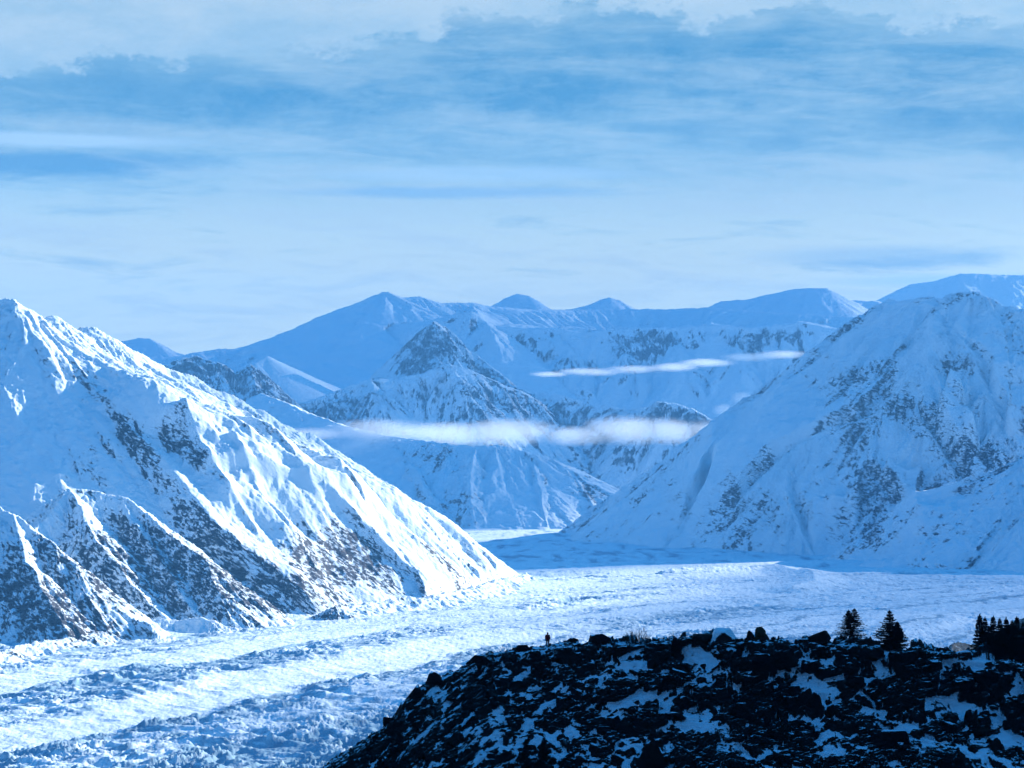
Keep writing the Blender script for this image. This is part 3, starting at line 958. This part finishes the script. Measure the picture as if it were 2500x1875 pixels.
# where on the photograph a point of the bare slope lies
_zr = bz - CAMZ
_yc = by * _c + _zr * _s
PXf, PYf = 1250 + F * bx / _yc, 937.5 - F * (-by * _s + _zr * _c) / _yc
ca, sa = math.cos(R(-28)), math.sin(R(-28))
ax, ay = (bx * ca + S * sa) / 1.3, (-bx * sa + S * ca)
ax = ax + 0.2 * fbm(bx / 2.5, S / 2.5, 305, 3); ay = ay + 0.2 * fbm(bx / 2.5 + 9, S / 2.5, 306, 3)
bigk = ss(PXf, 1350, 1700) * (0.55 + 0.45 * ss(1800 - PYf, -40, 60)) + 0.25 * ss(1700 - PYf, 0, 60)
bigk = np.clip(bigk, 0.15, 1)
rock = 0
for cell, amp, tilt, seed, w in ((3.6, 1.25, 0.55, 311, bigk), (1.5, 0.62, 0.75, 321, 0.5 + 0.5 * bigk), (0.66, 0.22, 0.75, 331, 1.0), (0.3, 0.05, 0.4, 341, 1.0)):
    f1, f2, ox, oy, r1, r2, r3 = voro(ax, ay, cell, seed)
    crack = ss(f2 - f1, 0.0, 0.10)
    rock = rock + w * ((r1 - 0.5) * amp + tilt * ((r2 - 0.5) * 2 * ox + (r3 - 0.5) * 2 * oy) * 0.9 - 0.25 * amp * (1 - crack))
rock = rock + 0.05 * fbm(bx / 0.5, S / 0.4, 351, 3)
cover = region(PXf, PYf, [(1200, 1760, 210, 75, 8, .36), (1430, 1700, 90, 40, 0, .25), (1380, 1830, 260, 55, 5, .42), (1600, 1670, 80, 50, 0, .32), (1540, 1850, 80, 40, 0, .2), (2080, 1840, 150, 40, 4, .5),
                          (2380, 1850, 120, 45, 10, .62), (2110, 1700, 60, 60, 0, .15), (2200, 1690, 50, 40, 0, .15), (900, 1850, 120, 40, 20, .05), (1850, 1760, 200, 80, 0, -.3), (2350, 1720, 150, 70, 0, -.35), (2000, 1620, 200, 40, 0, -.15)])
lvl = -0.44 + 0.85 * cover + 0.40 * fbm(bx / 2.6, S / 1.9, 361, 3) + 0.2 * fbm(bx / 0.8, S / 0.6, 367, 2)
lvl = np.where(S < -0.6, np.maximum(lvl, -0.05 + 0.2 * pn(bx / 3, S / 3, 369)), lvl)
snowf = ss(lvl - rock, -0.02, 0.05)
disp = np.maximum(rock, lvl)
fade = ss(S + 30, 0, 20) * 0.9 + 0.1
edgef = 0.45 + 0.55 * ss(np.abs(S - 0.2), 0.2, 1.4)
disp = disp * fade * edgef
ny, nz = -np.sin(th), np.cos(th)
smooth_n = ss(np.abs(S), 0, 1.5)
ny = ny * smooth_n; nz = np.where(smooth_n < 1, np.sqrt(np.clip(1 - ny * ny, 0, 1)), nz)
GX, GY, GZ = bx, by + disp * ny, bz + disp * nz


def ridge_material():
    m, t, b = material('snow_dusted_rock')
    g = t.n('ShaderNodeNewGeometry')
    pos = g.outputs['Position']
    sp = t.n('ShaderNodeSeparateXYZ')
    t.link(g.outputs['Normal'], sp.inputs[0])
    n1 = t.noise(pos, 1.1, 5.0, 0.6, 0.3)
    n2 = t.noise(pos, 7.0, 4.0, 0.6)
    sn = attr(t, 'snow')
    lie = t.m('ADD', sp.outputs[2], t.m('MULTIPLY', t.m('SUBTRACT', n1, 0.5), 0.6))
    lie = t.m('ADD', lie, t.m('MULTIPLY', t.m('SUBTRACT', n2, 0.5), 0.12))
    dust = t.sstep(lie, 0.88, 0.96)
    sn = t.sstep(t.m('ADD', sn, t.m('MULTIPLY', t.m('SUBTRACT', n2, 0.5), 0.9)), 0.42, 0.58)
    mask = t.m('MAXIMUM', sn, dust)
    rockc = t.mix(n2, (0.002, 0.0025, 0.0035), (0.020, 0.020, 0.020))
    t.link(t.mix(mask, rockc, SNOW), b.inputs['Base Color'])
    b.inputs['Specular IOR Level'].default_value = 0.05
    bp = t.n('ShaderNodeBump')
    bp.inputs['Strength'].default_value = 0.5
    bp.inputs['Distance'].default_value = 0.06
    t.link(n2, bp.inputs['Height'])
    t.link(bp.outputs[0], b.inputs['Normal'])
    return m


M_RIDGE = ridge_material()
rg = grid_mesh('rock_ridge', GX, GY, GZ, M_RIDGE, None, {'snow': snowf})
tag(rg, 'dark rocky ridge with patches of blue shaded snow, in front of the glacier', kind='structure')
from mathutils.bvhtree import BVHTree
_k = slice(40, None)
_vv = np.stack([GX[_k], GY[_k], GZ[_k]], -1)
_nr, _nc = _vv.shape[:2]
_id = np.arange(_nr * _nc).reshape(_nr, _nc)
_q = np.stack([_id[:-1, :-1], _id[:-1, 1:], _id[1:, 1:], _id[1:, :-1]], -1).reshape(-1, 4)
BVH = BVHTree.FromPolygons(_vv.reshape(-1, 3).tolist(), _q.tolist())


def stand(px, d_extra):
    """a point of the ridge behind (positive) or before its crest at a photograph column"""
    cy = float(np.interp(px, CX, CY)); D = float(crest_d(np.array(float(px)))) + d_extra
    p = at(px, cy, D)
    h = BVH.ray_cast(Vector((p[0], D, 400)), Vector((0, 0, -1)))
    return h[0] if h[0] is not None else Vector(p)


def crest_top(px):
    """the point of the crest that stands highest against the view at a photograph column"""
    best = None
    for e in np.arange(-1.6, 2.4, 0.08):
        q = stand(px, float(e))
        a = (q.z - CAMZ) / q.y
        if best is None or a > best[0]:
            best = (a, q)
    return best[1]


def sight(px, py):
    """the point of the ridge seen at a photograph point"""
    a = Vector((0, 0, CAMZ)); b = Vector(at(px, py, 300.0))
    h = BVH.ray_cast(a, (b - a).normalized())
    return h[0], h[1]


# ------------------------------------------------------------------ boulders
def boulder_material(name, a, b_, snow=0.8):
    m, t, b = material(name)
    g = t.n('ShaderNodeNewGeometry')
    sp = t.n('ShaderNodeSeparateXYZ')
    t.link(g.outputs['Normal'], sp.inputs[0])
    n1 = t.noise(g.outputs['Position'], 2.0, 5.0, 0.6)
    n2 = t.noise(g.outputs['Position'], 9.0, 4.0, 0.6)
    lie = t.m('ADD', sp.outputs[2], t.m('MULTIPLY', t.m('SUBTRACT', n1, 0.5), 0.8))
    t.link(t.mix(t.sstep(lie, snow, snow + 0.07), t.mix(n2, a, b_), SNOW), b.inputs['Base Color'])
    b.inputs['Specular IOR Level'].default_value = 0.05
    bp = t.n('ShaderNodeBump')
    bp.inputs['Strength'].default_value = 0.5
    bp.inputs['Distance'].default_value = 0.05
    t.link(n2, bp.inputs['Height'])
    t.link(bp.outputs[0], b.inputs['Normal'])
    return m


M_BLK = boulder_material('black_boulder', (0.002, 0.0025, 0.004), (0.014, 0.014, 0.015), 0.86)
M_BARE = boulder_material('bare_boulder', (0.002, 0.0025, 0.003), (0.015, 0.014, 0.012), 2.0)
M_BRN = boulder_material('brown_boulder', (0.014, 0.012, 0.008), (0.050, 0.042, 0.024), 2.0)
M_WHT = boulder_material('snow_plastered_boulder', (0.006, 0.007, 0.009), (0.03, 0.03, 0.032), 0.30)


def boulder_mesh(name, seed, w, d, h, mat, point=0.0, cuts=16):
    rng = random.Random(seed)
    bm = bmesh.new()
    for i in range(cuts):
        u, v_, t_ = rng.uniform(-1, 1), rng.uniform(-1, 1), rng.choice((-0.6, -0.2, 0.25, 0.7, 1.0))
        k = max(abs(u), abs(v_), 0.01)
        u, v_ = u / k, v_ / k
        sh = (1 - point * max(0, t_)) * rng.uniform(0.72, 1.0)
        bm.verts.new((u * sh * w / 2, v_ * sh * d / 2, (t_ + 0.3) / 1.3 * h * rng.uniform(0.85, 1.0)))
    r = bmesh.ops.convex_hull(bm, input=bm.verts)
    bmesh.ops.delete(bm, geom=[g for g in r['geom_interior'] if isinstance(g, bmesh.types.BMVert)], context='VERTS')
    bmesh.ops.bevel(bm, geom=list(bm.edges), offset=min(w, h) * 0.035, segments=1, affect='EDGES')
    me = bpy.data.meshes.new(name)
    bm.to_mesh(me); bm.free()
    me.materials.append(mat)
    return me


def boulder(px, w_px, h_px, extra, seed, label, mat, point=0.0, depth=1.0, group=None, rz=0.0, sink=0.12, py=None):
    if py is None:
        p = stand(px, extra)
    else:
        p = sight(px, py)[0]
    k = p.y / F
    o = bpy.data.objects.new('boulder', boulder_mesh('boulder', seed, w_px * k, w_px * k * depth, h_px * k, mat, point))
    COL.objects.link(o)
    o.location = (p.x, p.y, p.z - sink * h_px * k)
    o.rotation_euler = (0, 0, rz)
    tag(o, label, 'boulder', group)
    return o


boulder(1772, 92, 46, 0.6, 5, 'broad boulder with cracked snow plastered top, tallest on the ridge crest', M_WHT, 0.3, 0.7)
boulder(1715, 80, 26, 0.3, 8, 'low black boulder leaning against the snow plastered one', M_BARE, 0.3, 0.7)
boulder(1831, 27, 34, 0.4, 11, 'small pointed black boulder beside the brown one on the crest', M_BARE, 0.7, 0.9)
boulder(1858, 42, 36, 0.4, 14, 'bare brownish boulder on the crest snow', M_BRN, 0.45, 0.9)
boulder(1804, 28, 12, 0.3, 17, 'flat little black stone left of the pointed boulder', M_BARE, 0.2)
boulder(1995, 78, 34, 0.2, 21, 'wide black block on the crest between brown boulder and spruces', M_BARE, 0.35, 0.6)
boulder(2300, 24, 18, 0.4, 24, 'round black stone on the crest snow before the wooded knoll', M_BARE, 0.3)
boulder(2352, 50, 24, 0.2, 27, 'snow capped boulder at the edge of the spruce grove', M_WHT, 0.3, 0.7)
boulder(1462, 66, 24, 0.2, 31, 'black slab just right of the standing person', M_BLK, 0.4, 0.7)
boulder(1275, 50, 18, 0.2, 35, 'black slab just left of the standing person', M_BLK, 0.5, 0.7)
boulder(1175, 80, 22, -0.3, 38, 'long tilted slab where the crest starts to drop', M_BLK, 0.6, 0.5, sink=0.5)
boulder(1060, 46, 26, 0.0, 41, 'upper of two blocks on the falling crest', M_BLK, 0.4)
boulder(1008, 52, 34, 0.0, 44, 'lower dark block jutting from the falling crest', M_BLK, 0.4)
boulder(948, 40, 26, 0.0, 47, 'lone dark block low on the falling crest', M_BARE, 0.4)
boulder(1590, 86, 64, 0, 52, 'large upright wedge of black rock low on the slope', M_BARE, 0.85, 0.6, py=1858)
boulder(2180, 110, 46, 0, 56, 'rounded snow capped boulder above the lower snow patch', M_BLK, 0.3, 0.8, py=1822)
rng = random.Random(4)
n_b = 0
while n_b < 70:
    px = rng.uniform(830, 2480); py = rng.uniform(1600, 1868)
    if py < np.interp(px, CX, CY) + 16:
        continue
    h = sight(px, py)
    if h[0] is None:
        continue
    big = 1.0 if px > 1450 else 0.6
    w = rng.uniform(14, 54) * big
    boulder(px, w, w * rng.uniform(0.4, 0.75), 0, 1000 + n_b, 'dark angular boulder lodged in the snowy rubble of the slope', M_BLK if rng.random() < 0.75 else M_BARE,
            rng.uniform(0.1, 0.6), rng.uniform(0.6, 1.0), 'boulders lodged in the ridge slope', rng.uniform(0, 6.3), 0.45, py=py)
    n_b += 1
pb = at(1495, 1500, CAMZ * F / (1500 - 1050))
o = bpy.data.objects.new('boulder', boulder_mesh('boulder', 77, 5.2, 4.5, 3.4, M_BARE, 0.3))
COL.objects.link(o)
o.location = (pb[0], pb[1], 1.5)
tag(o, 'single dark boulder lying far out on the white glacier', 'boulder')


# ------------------------------------------------------------------ plants
def veg_material(name, a, b_):
    m, t, b = material(name)
    g = t.n('ShaderNodeNewGeometry')
    n = t.noise(g.outputs['Position'], 4.0, 3.0, 0.6)
    t.link(t.mix(n, a, b_), b.inputs['Base Color'])
    b.inputs['Specular IOR Level'].default_value = 0.05
    return m


M_NEEDLE = veg_material('spruce_needles', (0.006, 0.010, 0.009), (0.022, 0.032, 0.022))
M_BARK = veg_material('spruce_bark', (0.010, 0.009, 0.008), (0.03, 0.026, 0.022))
M_TWIG = veg_material('bare_twigs', (0.018, 0.012, 0.009), (0.055, 0.040, 0.030))


def tube(bm, pts, rads, n=5):
    prev = None
    for i, (p, r) in enumerate(zip(pts, rads)):
        p = Vector(p)
        d = (Vector(pts[min(i + 1, len(pts) - 1)]) - Vector(pts[max(i - 1, 0)])).normalized()
        a = d.orthogonal().normalized(); b = d.cross(a)
        ring = [bm.verts.new(p + (a * math.cos(2 * math.pi * k / n) + b * math.sin(2 * math.pi * k / n)) * r) for k in range(n)]
        if prev:
            for k in range(n):
                bm.faces.new((prev[k], prev[(k + 1) % n], ring[(k + 1) % n], ring[k]))
        else:
            bm.faces.new(list(reversed(ring)))
        prev = ring
    bm.faces.new(prev)


def blade(bm, p, d, up, ln, w):
    d = d.normalized()
    s = d.cross(up)
    s = s.normalized() * w if s.length > 1e-4 else Vector((w, 0, 0))
    v = [bm.verts.new(p - s * 0.6), bm.verts.new(p + d * ln * 0.5 - s), bm.verts.new(p + d * ln), bm.verts.new(p + d * ln * 0.5 + s), bm.verts.new(p + s * 0.6)]
    bm.faces.new(v)


def spruce(base, height, width, label, seed, leaders=((0, 0, 1.0),), group=None, slim=1.0, lean=0.0):
    rng = random.Random(seed)
    root = bpy.data.objects.new('spruce_tree', None)
    COL.objects.link(root)
    root.location = base
    tag(root, label, 'tree', group)
    tb = bmesh.new(); cb = bmesh.new()
    for (lx, start, hh) in leaders:
        H = height * hh
        x0 = lx * width
        axis = lambda t: Vector((x0 * ss(np.float64(t), 0, 0.5) if start else x0 * t, 0, H * t)) + Vector((lean * t * t * width, 0, 0))
        tube(tb, [axis(t) + Vector((0, 0, -0.3 if t == 0 else 0)) for t in (0, 0.3, 0.6, 0.85, 1.0)], [0.026 * height, 0.02 * height, 0.013 * height, 0.006 * height, 0.002 * height], 7)
        t = max(start, 0.04)
        while t < 0.985:
            rad = width * 0.5 * ((1 - t) ** 0.92) * (0.62 if abs(lx) > 0.1 else 0.85 if lx else 1.0) + 0.035
            nb = rng.randint(6, 9)
            a0 = rng.uniform(0, 6.3)
            for k in range(nb):
                if rng.random() < 0.10:
                    continue
                ang = a0 + k * 6.283 / nb + rng.uniform(-0.35, 0.35)
                L = rad * rng.uniform(0.62, 1.18)
                out = Vector((math.cos(ang), math.sin(ang), 0))
                p0 = axis(t)
                droop = rng.uniform(0.10, 0.34)
                prev = p0
                nseg = 5
                for sgm in range(1, nseg + 1):
                    f = sgm / nseg
                    p = p0 + out * L * f + Vector((0, 0, -droop * L * f + 0.22 * L * f * f))
                    dd = p - prev
                    # needle-clad side shoots hang along the bough
                    for q in range(8):
                        sd = Vector((-out.y, out.x, 0)) * rng.choice((-1, 1))
                        dirv = dd.normalized() * rng.uniform(0.4, 1.0) + sd * rng.uniform(0.2, 0.9) + Vector((0, 0, rng.uniform(-0.75, 0.15)))
                        blade(cb, prev + dd * rng.random(), dirv, Vector((rng.uniform(-1, 1), rng.uniform(-1, 1), 1)), height * rng.uniform(0.030, 0.058) * (1.2 - 0.5 * t), height * rng.uniform(0.010, 0.018))
                    blade(cb, prev, dd, Vector((0, 0, 1)), dd.length * 1.3, height * 0.012 * slim)
                    prev = p
            t += rng.uniform(0.026, 0.044)
        for q in range(10):
            blade(cb, axis(0.93 + 0.07 * q / 10), Vector((rng.uniform(-.5, .5), rng.uniform(-.5, .5), 0.7)), Vector((0, 1, 0)), height * 0.04, height * 0.008)
    for nm, bm, mt in (('trunk', tb, M_BARK), ('crown', cb, M_NEEDLE)):
        me = bpy.data.meshes.new(nm)
        bm.to_mesh(me); bm.free()
        link_mesh(nm, me, mt, root)
    return root


def spruce_px(px, top, bottom, w_px, label, seed, extra=1.5, **kw):
    p = stand(px, extra)
    k = p.y / F
    h = at(px, top, p.y)[2] - p.z
    return spruce(p, h, w_px * k, label, seed, **kw)


spruce_px(2079, 1486, None, 100, 'small dark spruce with twin tops, beside the spiky spruce on the crest', 61, leaders=((-0.07, 0.05, 0.95), (0.07, 0.35, 1.0)))
spruce_px(2172, 1490, None, 112, 'wider dark spruce with one tall top and a lower shoulder, on the crest', 62, leaders=((0, 0.0, 1.0), (0.17, 0.06, 0.70)))
grove = [(2392, 1500, 40, 6), (2405, 1507, 34, 8), (2425, 1505, 42, 5), (2441, 1510, 30, 9), (2457, 1508, 40, 6), (2471, 1516, 34, 10), (2483, 1507, 38, 5), (2498, 1520, 34, 7), (2516, 1512, 40, 8),
         (2415, 1530, 44, 3), (2448, 1528, 46, 3), (2476, 1534, 44, 3), (2505, 1540, 44, 3)]
for i, (px, top, w, ex) in enumerate(grove):
    p = stand(px, ex)
    k = p.y / F
    zt = at(px, top, p.y)[2]
    spruce(p, zt - p.z, w * k * 1.5, 'slim black spruce packed in the grove at the end of the ridge', 70 + i, group='spruces in the dark grove', slim=1.3)
for i, (px, top, bot, w, lab) in enumerate(((1284, 1806, 1900, 34, 'thin dark young spruce low on the slope, the slimmer of two'), (1328, 1800, 1905, 52, 'bushier dark young spruce low on the slope'))):
    h = sight(px, 1872)
    p = h[0]
    k = p.y / F
    spruce((p.x, p.y, at(px, bot, p.y)[2]), (bot - top) * k, w * k, lab, 90 + i)


def bush(px, w_px, top, n, label, seed, extra=0.5, thick=1.0):
    rng = random.Random(seed)
    p = crest_top(px)
    k = p.y / F
    root = bpy.data.objects.new('bush', None)
    COL.objects.link(root)
    root.location = p
    tag(root, label, 'bush')
    sb = bmesh.new(); tb = bmesh.new()
    W, Hh = w_px * k, at(px, top, p.y)[2] - p.z
    for i in range(n):
        x = rng.uniform(-0.5, 0.5)
        y = rng.uniform(-0.3, 0.3)
        hgt = Hh * (1 - (2 * abs(x)) ** 2 * 0.55) * rng.uniform(0.55, 1.08)
        b0 = Vector((x * W * 0.75, y * W * 0.6, -0.15))
        d = Vector((x * 0.9 + rng.uniform(-.25, .25), rng.uniform(-.3, .3), 1)).normalized()
        pts = [b0]
        for s in range(4):
            d = (d + Vector((rng.uniform(-.2, .2), rng.uniform(-.2, .2), rng.uniform(-.05, .1)))).normalized()
            pts.append(pts[-1] + d * (hgt + 0.15) / 4)
        r = 0.016 * thick
        tube(sb, pts, [r, r * 0.85, r * 0.7, r * 0.55, r * 0.35], 4)
        for s in range(7):
            j = rng.randint(1, 3)
            q0 = pts[j].lerp(pts[j + 1], rng.random())
            dd = (d + Vector((rng.uniform(-.9, .9), rng.uniform(-.9, .9), rng.uniform(-.1, .5)))).normalized()
            ln = hgt * rng.uniform(0.12, 0.32)
            mid = q0 + dd * ln * 0.5
            end = mid + (dd + Vector((rng.uniform(-.4, .4), 0, 0.2))).normalized() * ln * 0.5
            tube(tb, [q0, mid, end], [r * 0.55, r * 0.45, r * 0.3], 3)
    for nm, bm in (('stem', sb), ('twig', tb)):
        me = bpy.data.meshes.new(nm)
        bm.to_mesh(me); bm.free()
        o = link_mesh(nm, me, M_TWIG, root)
        o['kind'] = 'stuff'
    return root


bush(1556, 66, 1534, 110, 'dense bare brown bush on the ridge crest', 201, thick=1.1)
bush(1655, 90, 1538, 34, 'sparse bare bush of upright twigs near the snow plastered boulder', 203)
bush(1232, 26, 1576, 16, 'little bare bush on the crest near the standing person', 205)

# ------------------------------------------------------------------ the person
def plain(name, c, rough=0.85):
    m, t, b = material(name)
    g = t.n('ShaderNodeNewGeometry')
    n = t.noise(g.outputs['Position'], 30.0, 3.0, 0.6)
    t.link(t.mix(n, tuple(x * 0.75 for x in c), tuple(x * 1.2 for x in c)), b.inputs['Base Color'])
    b.inputs['Roughness'].default_value = rough
    return m


def skin_mesh(name, nodes, edges, mat, parent, sub=2):
    """nodes: (x, y, z, radius or (rx, ry)); grown with a skin modifier from the first node"""
    me = bpy.data.meshes.new(name)
    me.from_pydata([n[:3] for n in nodes], edges, [])
    o = link_mesh(name, me, mat, parent)
    sk = o.modifiers.new('skin', 'SKIN')
    sk.use_smooth_shade = True
    lay = me.skin_vertices.new() if not len(me.skin_vertices) else me.skin_vertices[0]
    lay = me.skin_vertices[0]
    for i, n in enumerate(nodes):
        r = n[3]
        lay.data[i].radius = r if isinstance(r, tuple) else (r, r)
        lay.data[i].use_root = (i == 0)
    ss_ = o.modifiers.new('smooth', 'SUBSURF')
    ss_.levels = sub; ss_.render_levels = sub
    return o


def person(px, label):
    p = crest_top(px)
    root = bpy.data.objects.new('person', None)
    COL.objects.link(root)
    root.location = p
    root.rotation_euler = (0, 0, R(-14))
    tag(root, label, 'person')
    nodes, edges = [], []

    def add(x, y, z, r, to=None):
        nodes.append((x, y, z, r))
        if to is not None:
            edges.append((to, len(nodes) - 1))
        return len(nodes) - 1
    # the figure faces +Y, away from the viewer
    pel = add(0, 0, 0.93, (0.15, 0.11))
    wai = add(0, 0.0, 1.08, (0.13, 0.10), pel)
    che = add(0, 0.0, 1.30, (0.165, 0.12), wai)
    nek = add(0, 0.01, 1.49, (0.06, 0.06), che)
    h1 = add(0, 0.02, 1.58, (0.075, 0.085), nek)
    h2 = add(0, 0.02, 1.68, (0.082, 0.095), h1)
    add(0, 0.01, 1.745, (0.055, 0.065), h2)
    add(0, 0.115, 1.60, (0.014, 0.02), h1)                      # nose
    for s in (-1, 1):
        add(s * 0.085, 0.0, 1.62, (0.012, 0.02), h1)            # ear
        a = add(s * 0.19, 0.0, 1.42, 0.062, che)
        b = add(s * 0.245, -0.02, 1.16, 0.048, a)
        c = add(s * 0.25, 0.03, 0.92, 0.036, b)
        hnd = add(s * 0.25, 0.05, 0.84, (0.022, 0.04), c)
        for k, (fy_, ln) in enumerate(((0.085, 0.075), (0.065, 0.085), (0.045, 0.08), (0.025, 0.065))):
            f1 = add(s * 0.25, fy_, 0.80, 0.010, hnd)
            f2 = add(s * 0.24, fy_ + 0.004, 0.80 - ln * 0.55, 0.009, f1)
            add(s * 0.225, fy_ + 0.006, 0.80 - ln, 0.008, f2)
        th1 = add(s * 0.235, 0.095, 0.845, 0.011, hnd)
        add(s * 0.222, 0.105, 0.805, 0.009, th1)
        hip = add(s * 0.095, 0.0, 0.86, 0.095, pel)
        kn = add(s * 0.105, 0.02, 0.49, 0.066, hip)
        an = add(s * 0.11, -0.01, 0.10, 0.045, kn)
        add(s * 0.125, 0.13, 0.035, (0.042, 0.032), an)
    skin_mesh('body', nodes, edges, plain('skin', (0.30, 0.19, 0.14), 0.6), root, 1)
    # clothes, a little larger than the body
    J = [(0, 0, 0.83, (0.235, 0.17)), (0, 0, 1.02, (0.22, 0.16)), (0, -0.01, 1.22, (0.205, 0.155)), (0, -0.01, 1.38, (0.20, 0.14)), (0, 0.0, 1.50, (0.095, 0.095))]
    E = [(0, 1), (1, 2), (2, 3), (3, 4)]
    for s in (-1, 1):
        k = len(J)
        J += [(s * 0.205, 0.0, 1.405, 0.088), (s * 0.258, -0.02, 1.16, 0.080), (s * 0.262, 0.03, 0.90, 0.060)]
        E += [(3, k), (k, k + 1), (k + 1, k + 2)]
    skin_mesh('jacket', J, E, plain('red_jacket', (0.16, 0.010, 0.014)), root)
    skin_mesh('hood', [(0, -0.01, 1.49, (0.10, 0.10)), (0, -0.015, 1.58, (0.108, 0.112)), (0, -0.01, 1.68, (0.108, 0.115)), (0, 0.0, 1.765, (0.07, 0.08))], [(0, 1), (1, 2), (2, 3)], plain('dark_hood', (0.05, 0.008, 0.012)), root)
    Tn = [(0, 0, 0.93, (0.165, 0.125))]
    E = []
    for s in (-1, 1):
        k = len(Tn)
        Tn += [(s * 0.10, 0, 0.84, 0.112), (s * 0.11, 0.02, 0.48, 0.086), (s * 0.115, -0.005, 0.10, 0.068)]
        E += [(0, k), (k, k + 1), (k + 1, k + 2)]
    skin_mesh('trousers', Tn, E, plain('dark_trousers', (0.012, 0.014, 0.018)), root)
    for s in (-1, 1):
        skin_mesh('boot', [(s * 0.115, -0.04, 0.05, 0.055), (s * 0.115, -0.02, 0.15, 0.056), (s * 0.122, 0.05, 0.045, 0.05), (s * 0.128, 0.16, 0.035, (0.046, 0.036))], [(0, 1), (0, 2), (2, 3)],
                  plain('black_boots', (0.01, 0.01, 0.01)), root)
        skin_mesh('glove', [(s * 0.25, 0.03, 0.90, 0.046), (s * 0.25, 0.055, 0.82, (0.032, 0.048)), (s * 0.242, 0.065, 0.745, (0.024, 0.036)), (s * 0.235, 0.11, 0.81, 0.018)], [(0, 1), (1, 2), (1, 3)],
                  plain('black_gloves', (0.012, 0.012, 0.012)), root)
    return root


person(1337, 'person in hooded dark red jacket and black trousers standing alone on the crest')

# ------------------------------------------------------------------ mist among the far mountains
def mist(name, blobs, dens, label, seed, nscale, color=(0.93, 0.97, 1.0)):
    """blobs: (px, py, D, half width px, half height px, half depth m)"""
    E = []
    for (px, py, D, a, b, c) in blobs:
        E.append((at(px, py, D), (a * D / F, c, b * D / F)))
    bm = bmesh.new()
    for ctr, r in E:
        m4 = Matrix.Translation(Vector(ctr)) @ Matrix.Diagonal((*[q * 1.0 for q in r], 1))
        bmesh.ops.create_icosphere(bm, subdivisions=1, radius=1.12, matrix=m4)
    h = bmesh.ops.convex_hull(bm, input=bm.verts)
    bmesh.ops.delete(bm, geom=list({g for g in h['geom_interior'] + h['geom_unused'] if isinstance(g, bmesh.types.BMVert)}), context='VERTS')
    me = bpy.data.meshes.new(name)
    bm.to_mesh(me); bm.free()
    m = bpy.data.materials.new(name)
    m.use_nodes = True
    t = Tree(m.node_tree)
    out = t.n('ShaderNodeOutputMaterial')
    pv = t.n('ShaderNodeVolumePrincipled')
    g = t.n('ShaderNodeNewGeometry')
    pos = g.outputs['Position']
    wn = t.n('ShaderNodeTexNoise')
    sc_ = t.vm('MULTIPLY', pos, (0.8, 1.0, 1.8))
    t.link(sc_, wn.inputs['Vector'])
    wn.inputs['Scale'].default_value = nscale
    wn.inputs['Detail'].default_value = 2.0
    wn.inputs['Roughness'].default_value = 0.62
    n = wn.outputs['Fac']
    tot = None
    for ctr, r in E:
        q = t.vm('MULTIPLY', t.vm('SUBTRACT', pos, tuple(ctr)), tuple(1.0 / x for x in r))
        e = t.m('SUBTRACT', 1.0, t.vm('DOT_PRODUCT', q, q))
        e = t.m('MAXIMUM', e, 0.0)
        tot = e if tot is None else t.m('MAXIMUM', tot, e)
    d = t.m('MULTIPLY', t.m('POWER', tot, 1.4), t.sstep(t.m('ADD', n, t.m('MULTIPLY', tot, 0.25)), 0.42, 0.80))
    t.link(t.m('MULTIPLY', d, dens), pv.inputs['Density'])
    pv.inputs['Color'].default_value = (*color, 1)
    t.link(pv.outputs[0], out.inputs['Volume'])
    o = link_mesh(name, me, m)
    tag(o, label, kind='stuff')
    return o


mist('mist', [(770, 1062, 8800, 180, 22, 160), (930, 1050, 8850, 160, 36, 190), (1090, 1062, 9600, 160, 38, 200), (1250, 1058, 9600, 170, 42, 200), (1400, 1064, 9600, 140, 30, 180), (1530, 1050, 9600, 130, 46, 200),
              (1640, 1050, 9600, 110, 42, 180), (1720, 1044, 9600, 80, 36, 160)], 0.0052, 'long white mist bank lying across the valley below the pyramid peak', 5, 1 / 260.0)
mist('mist', [(1340, 914, 10300, 70, 9, 120), (1440, 908, 10300, 100, 13, 130), (1550, 903, 10200, 100, 14, 130), (1640, 896, 10000, 80, 14, 120), (1730, 885, 9700, 90, 13, 120), (1830, 872, 9200, 90, 14, 120), (1920, 866, 8700, 90, 13, 110)],
     0.009, 'thin bright mist streak high under the rock cliffs', 6, 1 / 180.0)
mist('mist', [(1960, 868, 7050, 90, 9, 60), (2060, 860, 6900, 80, 7, 60), (2110, 868, 6850, 80, 5, 50)], 0.012, 'wispy end of a mist streak crossing the shaded mountain flank', 7, 1 / 120.0)
mist('mist', [(1950, 962, 6700, 60, 6, 50), (2010, 964, 6650, 60, 5, 50)], 0.006, 'faint small mist wisp on the shaded mountain flank', 8, 1 / 120.0)
mist('mist', [(1770, 1002, 8900, 40, 22, 90), (1815, 975, 8900, 40, 22, 90)], 0.014, 'bright mist tuft rising behind the shaded mountain ridge', 9, 1 / 160.0)

# ------------------------------------------------------------------ haze
bm = bmesh.new()
bmesh.ops.create_cube(bm, size=1.0)
me = bpy.data.meshes.new('haze')
bm.to_mesh(me); bm.free()
hm = bpy.data.materials.new('haze')
hm.use_nodes = True
t = Tree(hm.node_tree)
out = t.n('ShaderNodeOutputMaterial')
pv = t.n('ShaderNodeVolumePrincipled')
pv.inputs['Density'].default_value = HAZE_DENSITY
pv.inputs['Color'].default_value = (*HAZE_COLOR, 1)
pv.inputs['Anisotropy'].default_value = 0.0
t.link(pv.outputs[0], out.inputs['Volume'])
hz = link_mesh('haze', me, hm)
hz.scale = (24000, 24000, 1530)
hz.location = (1500, 9500, 1530 / 2 - 40)
tag(hz, 'blue air haze filling the valley', kind='stuff')
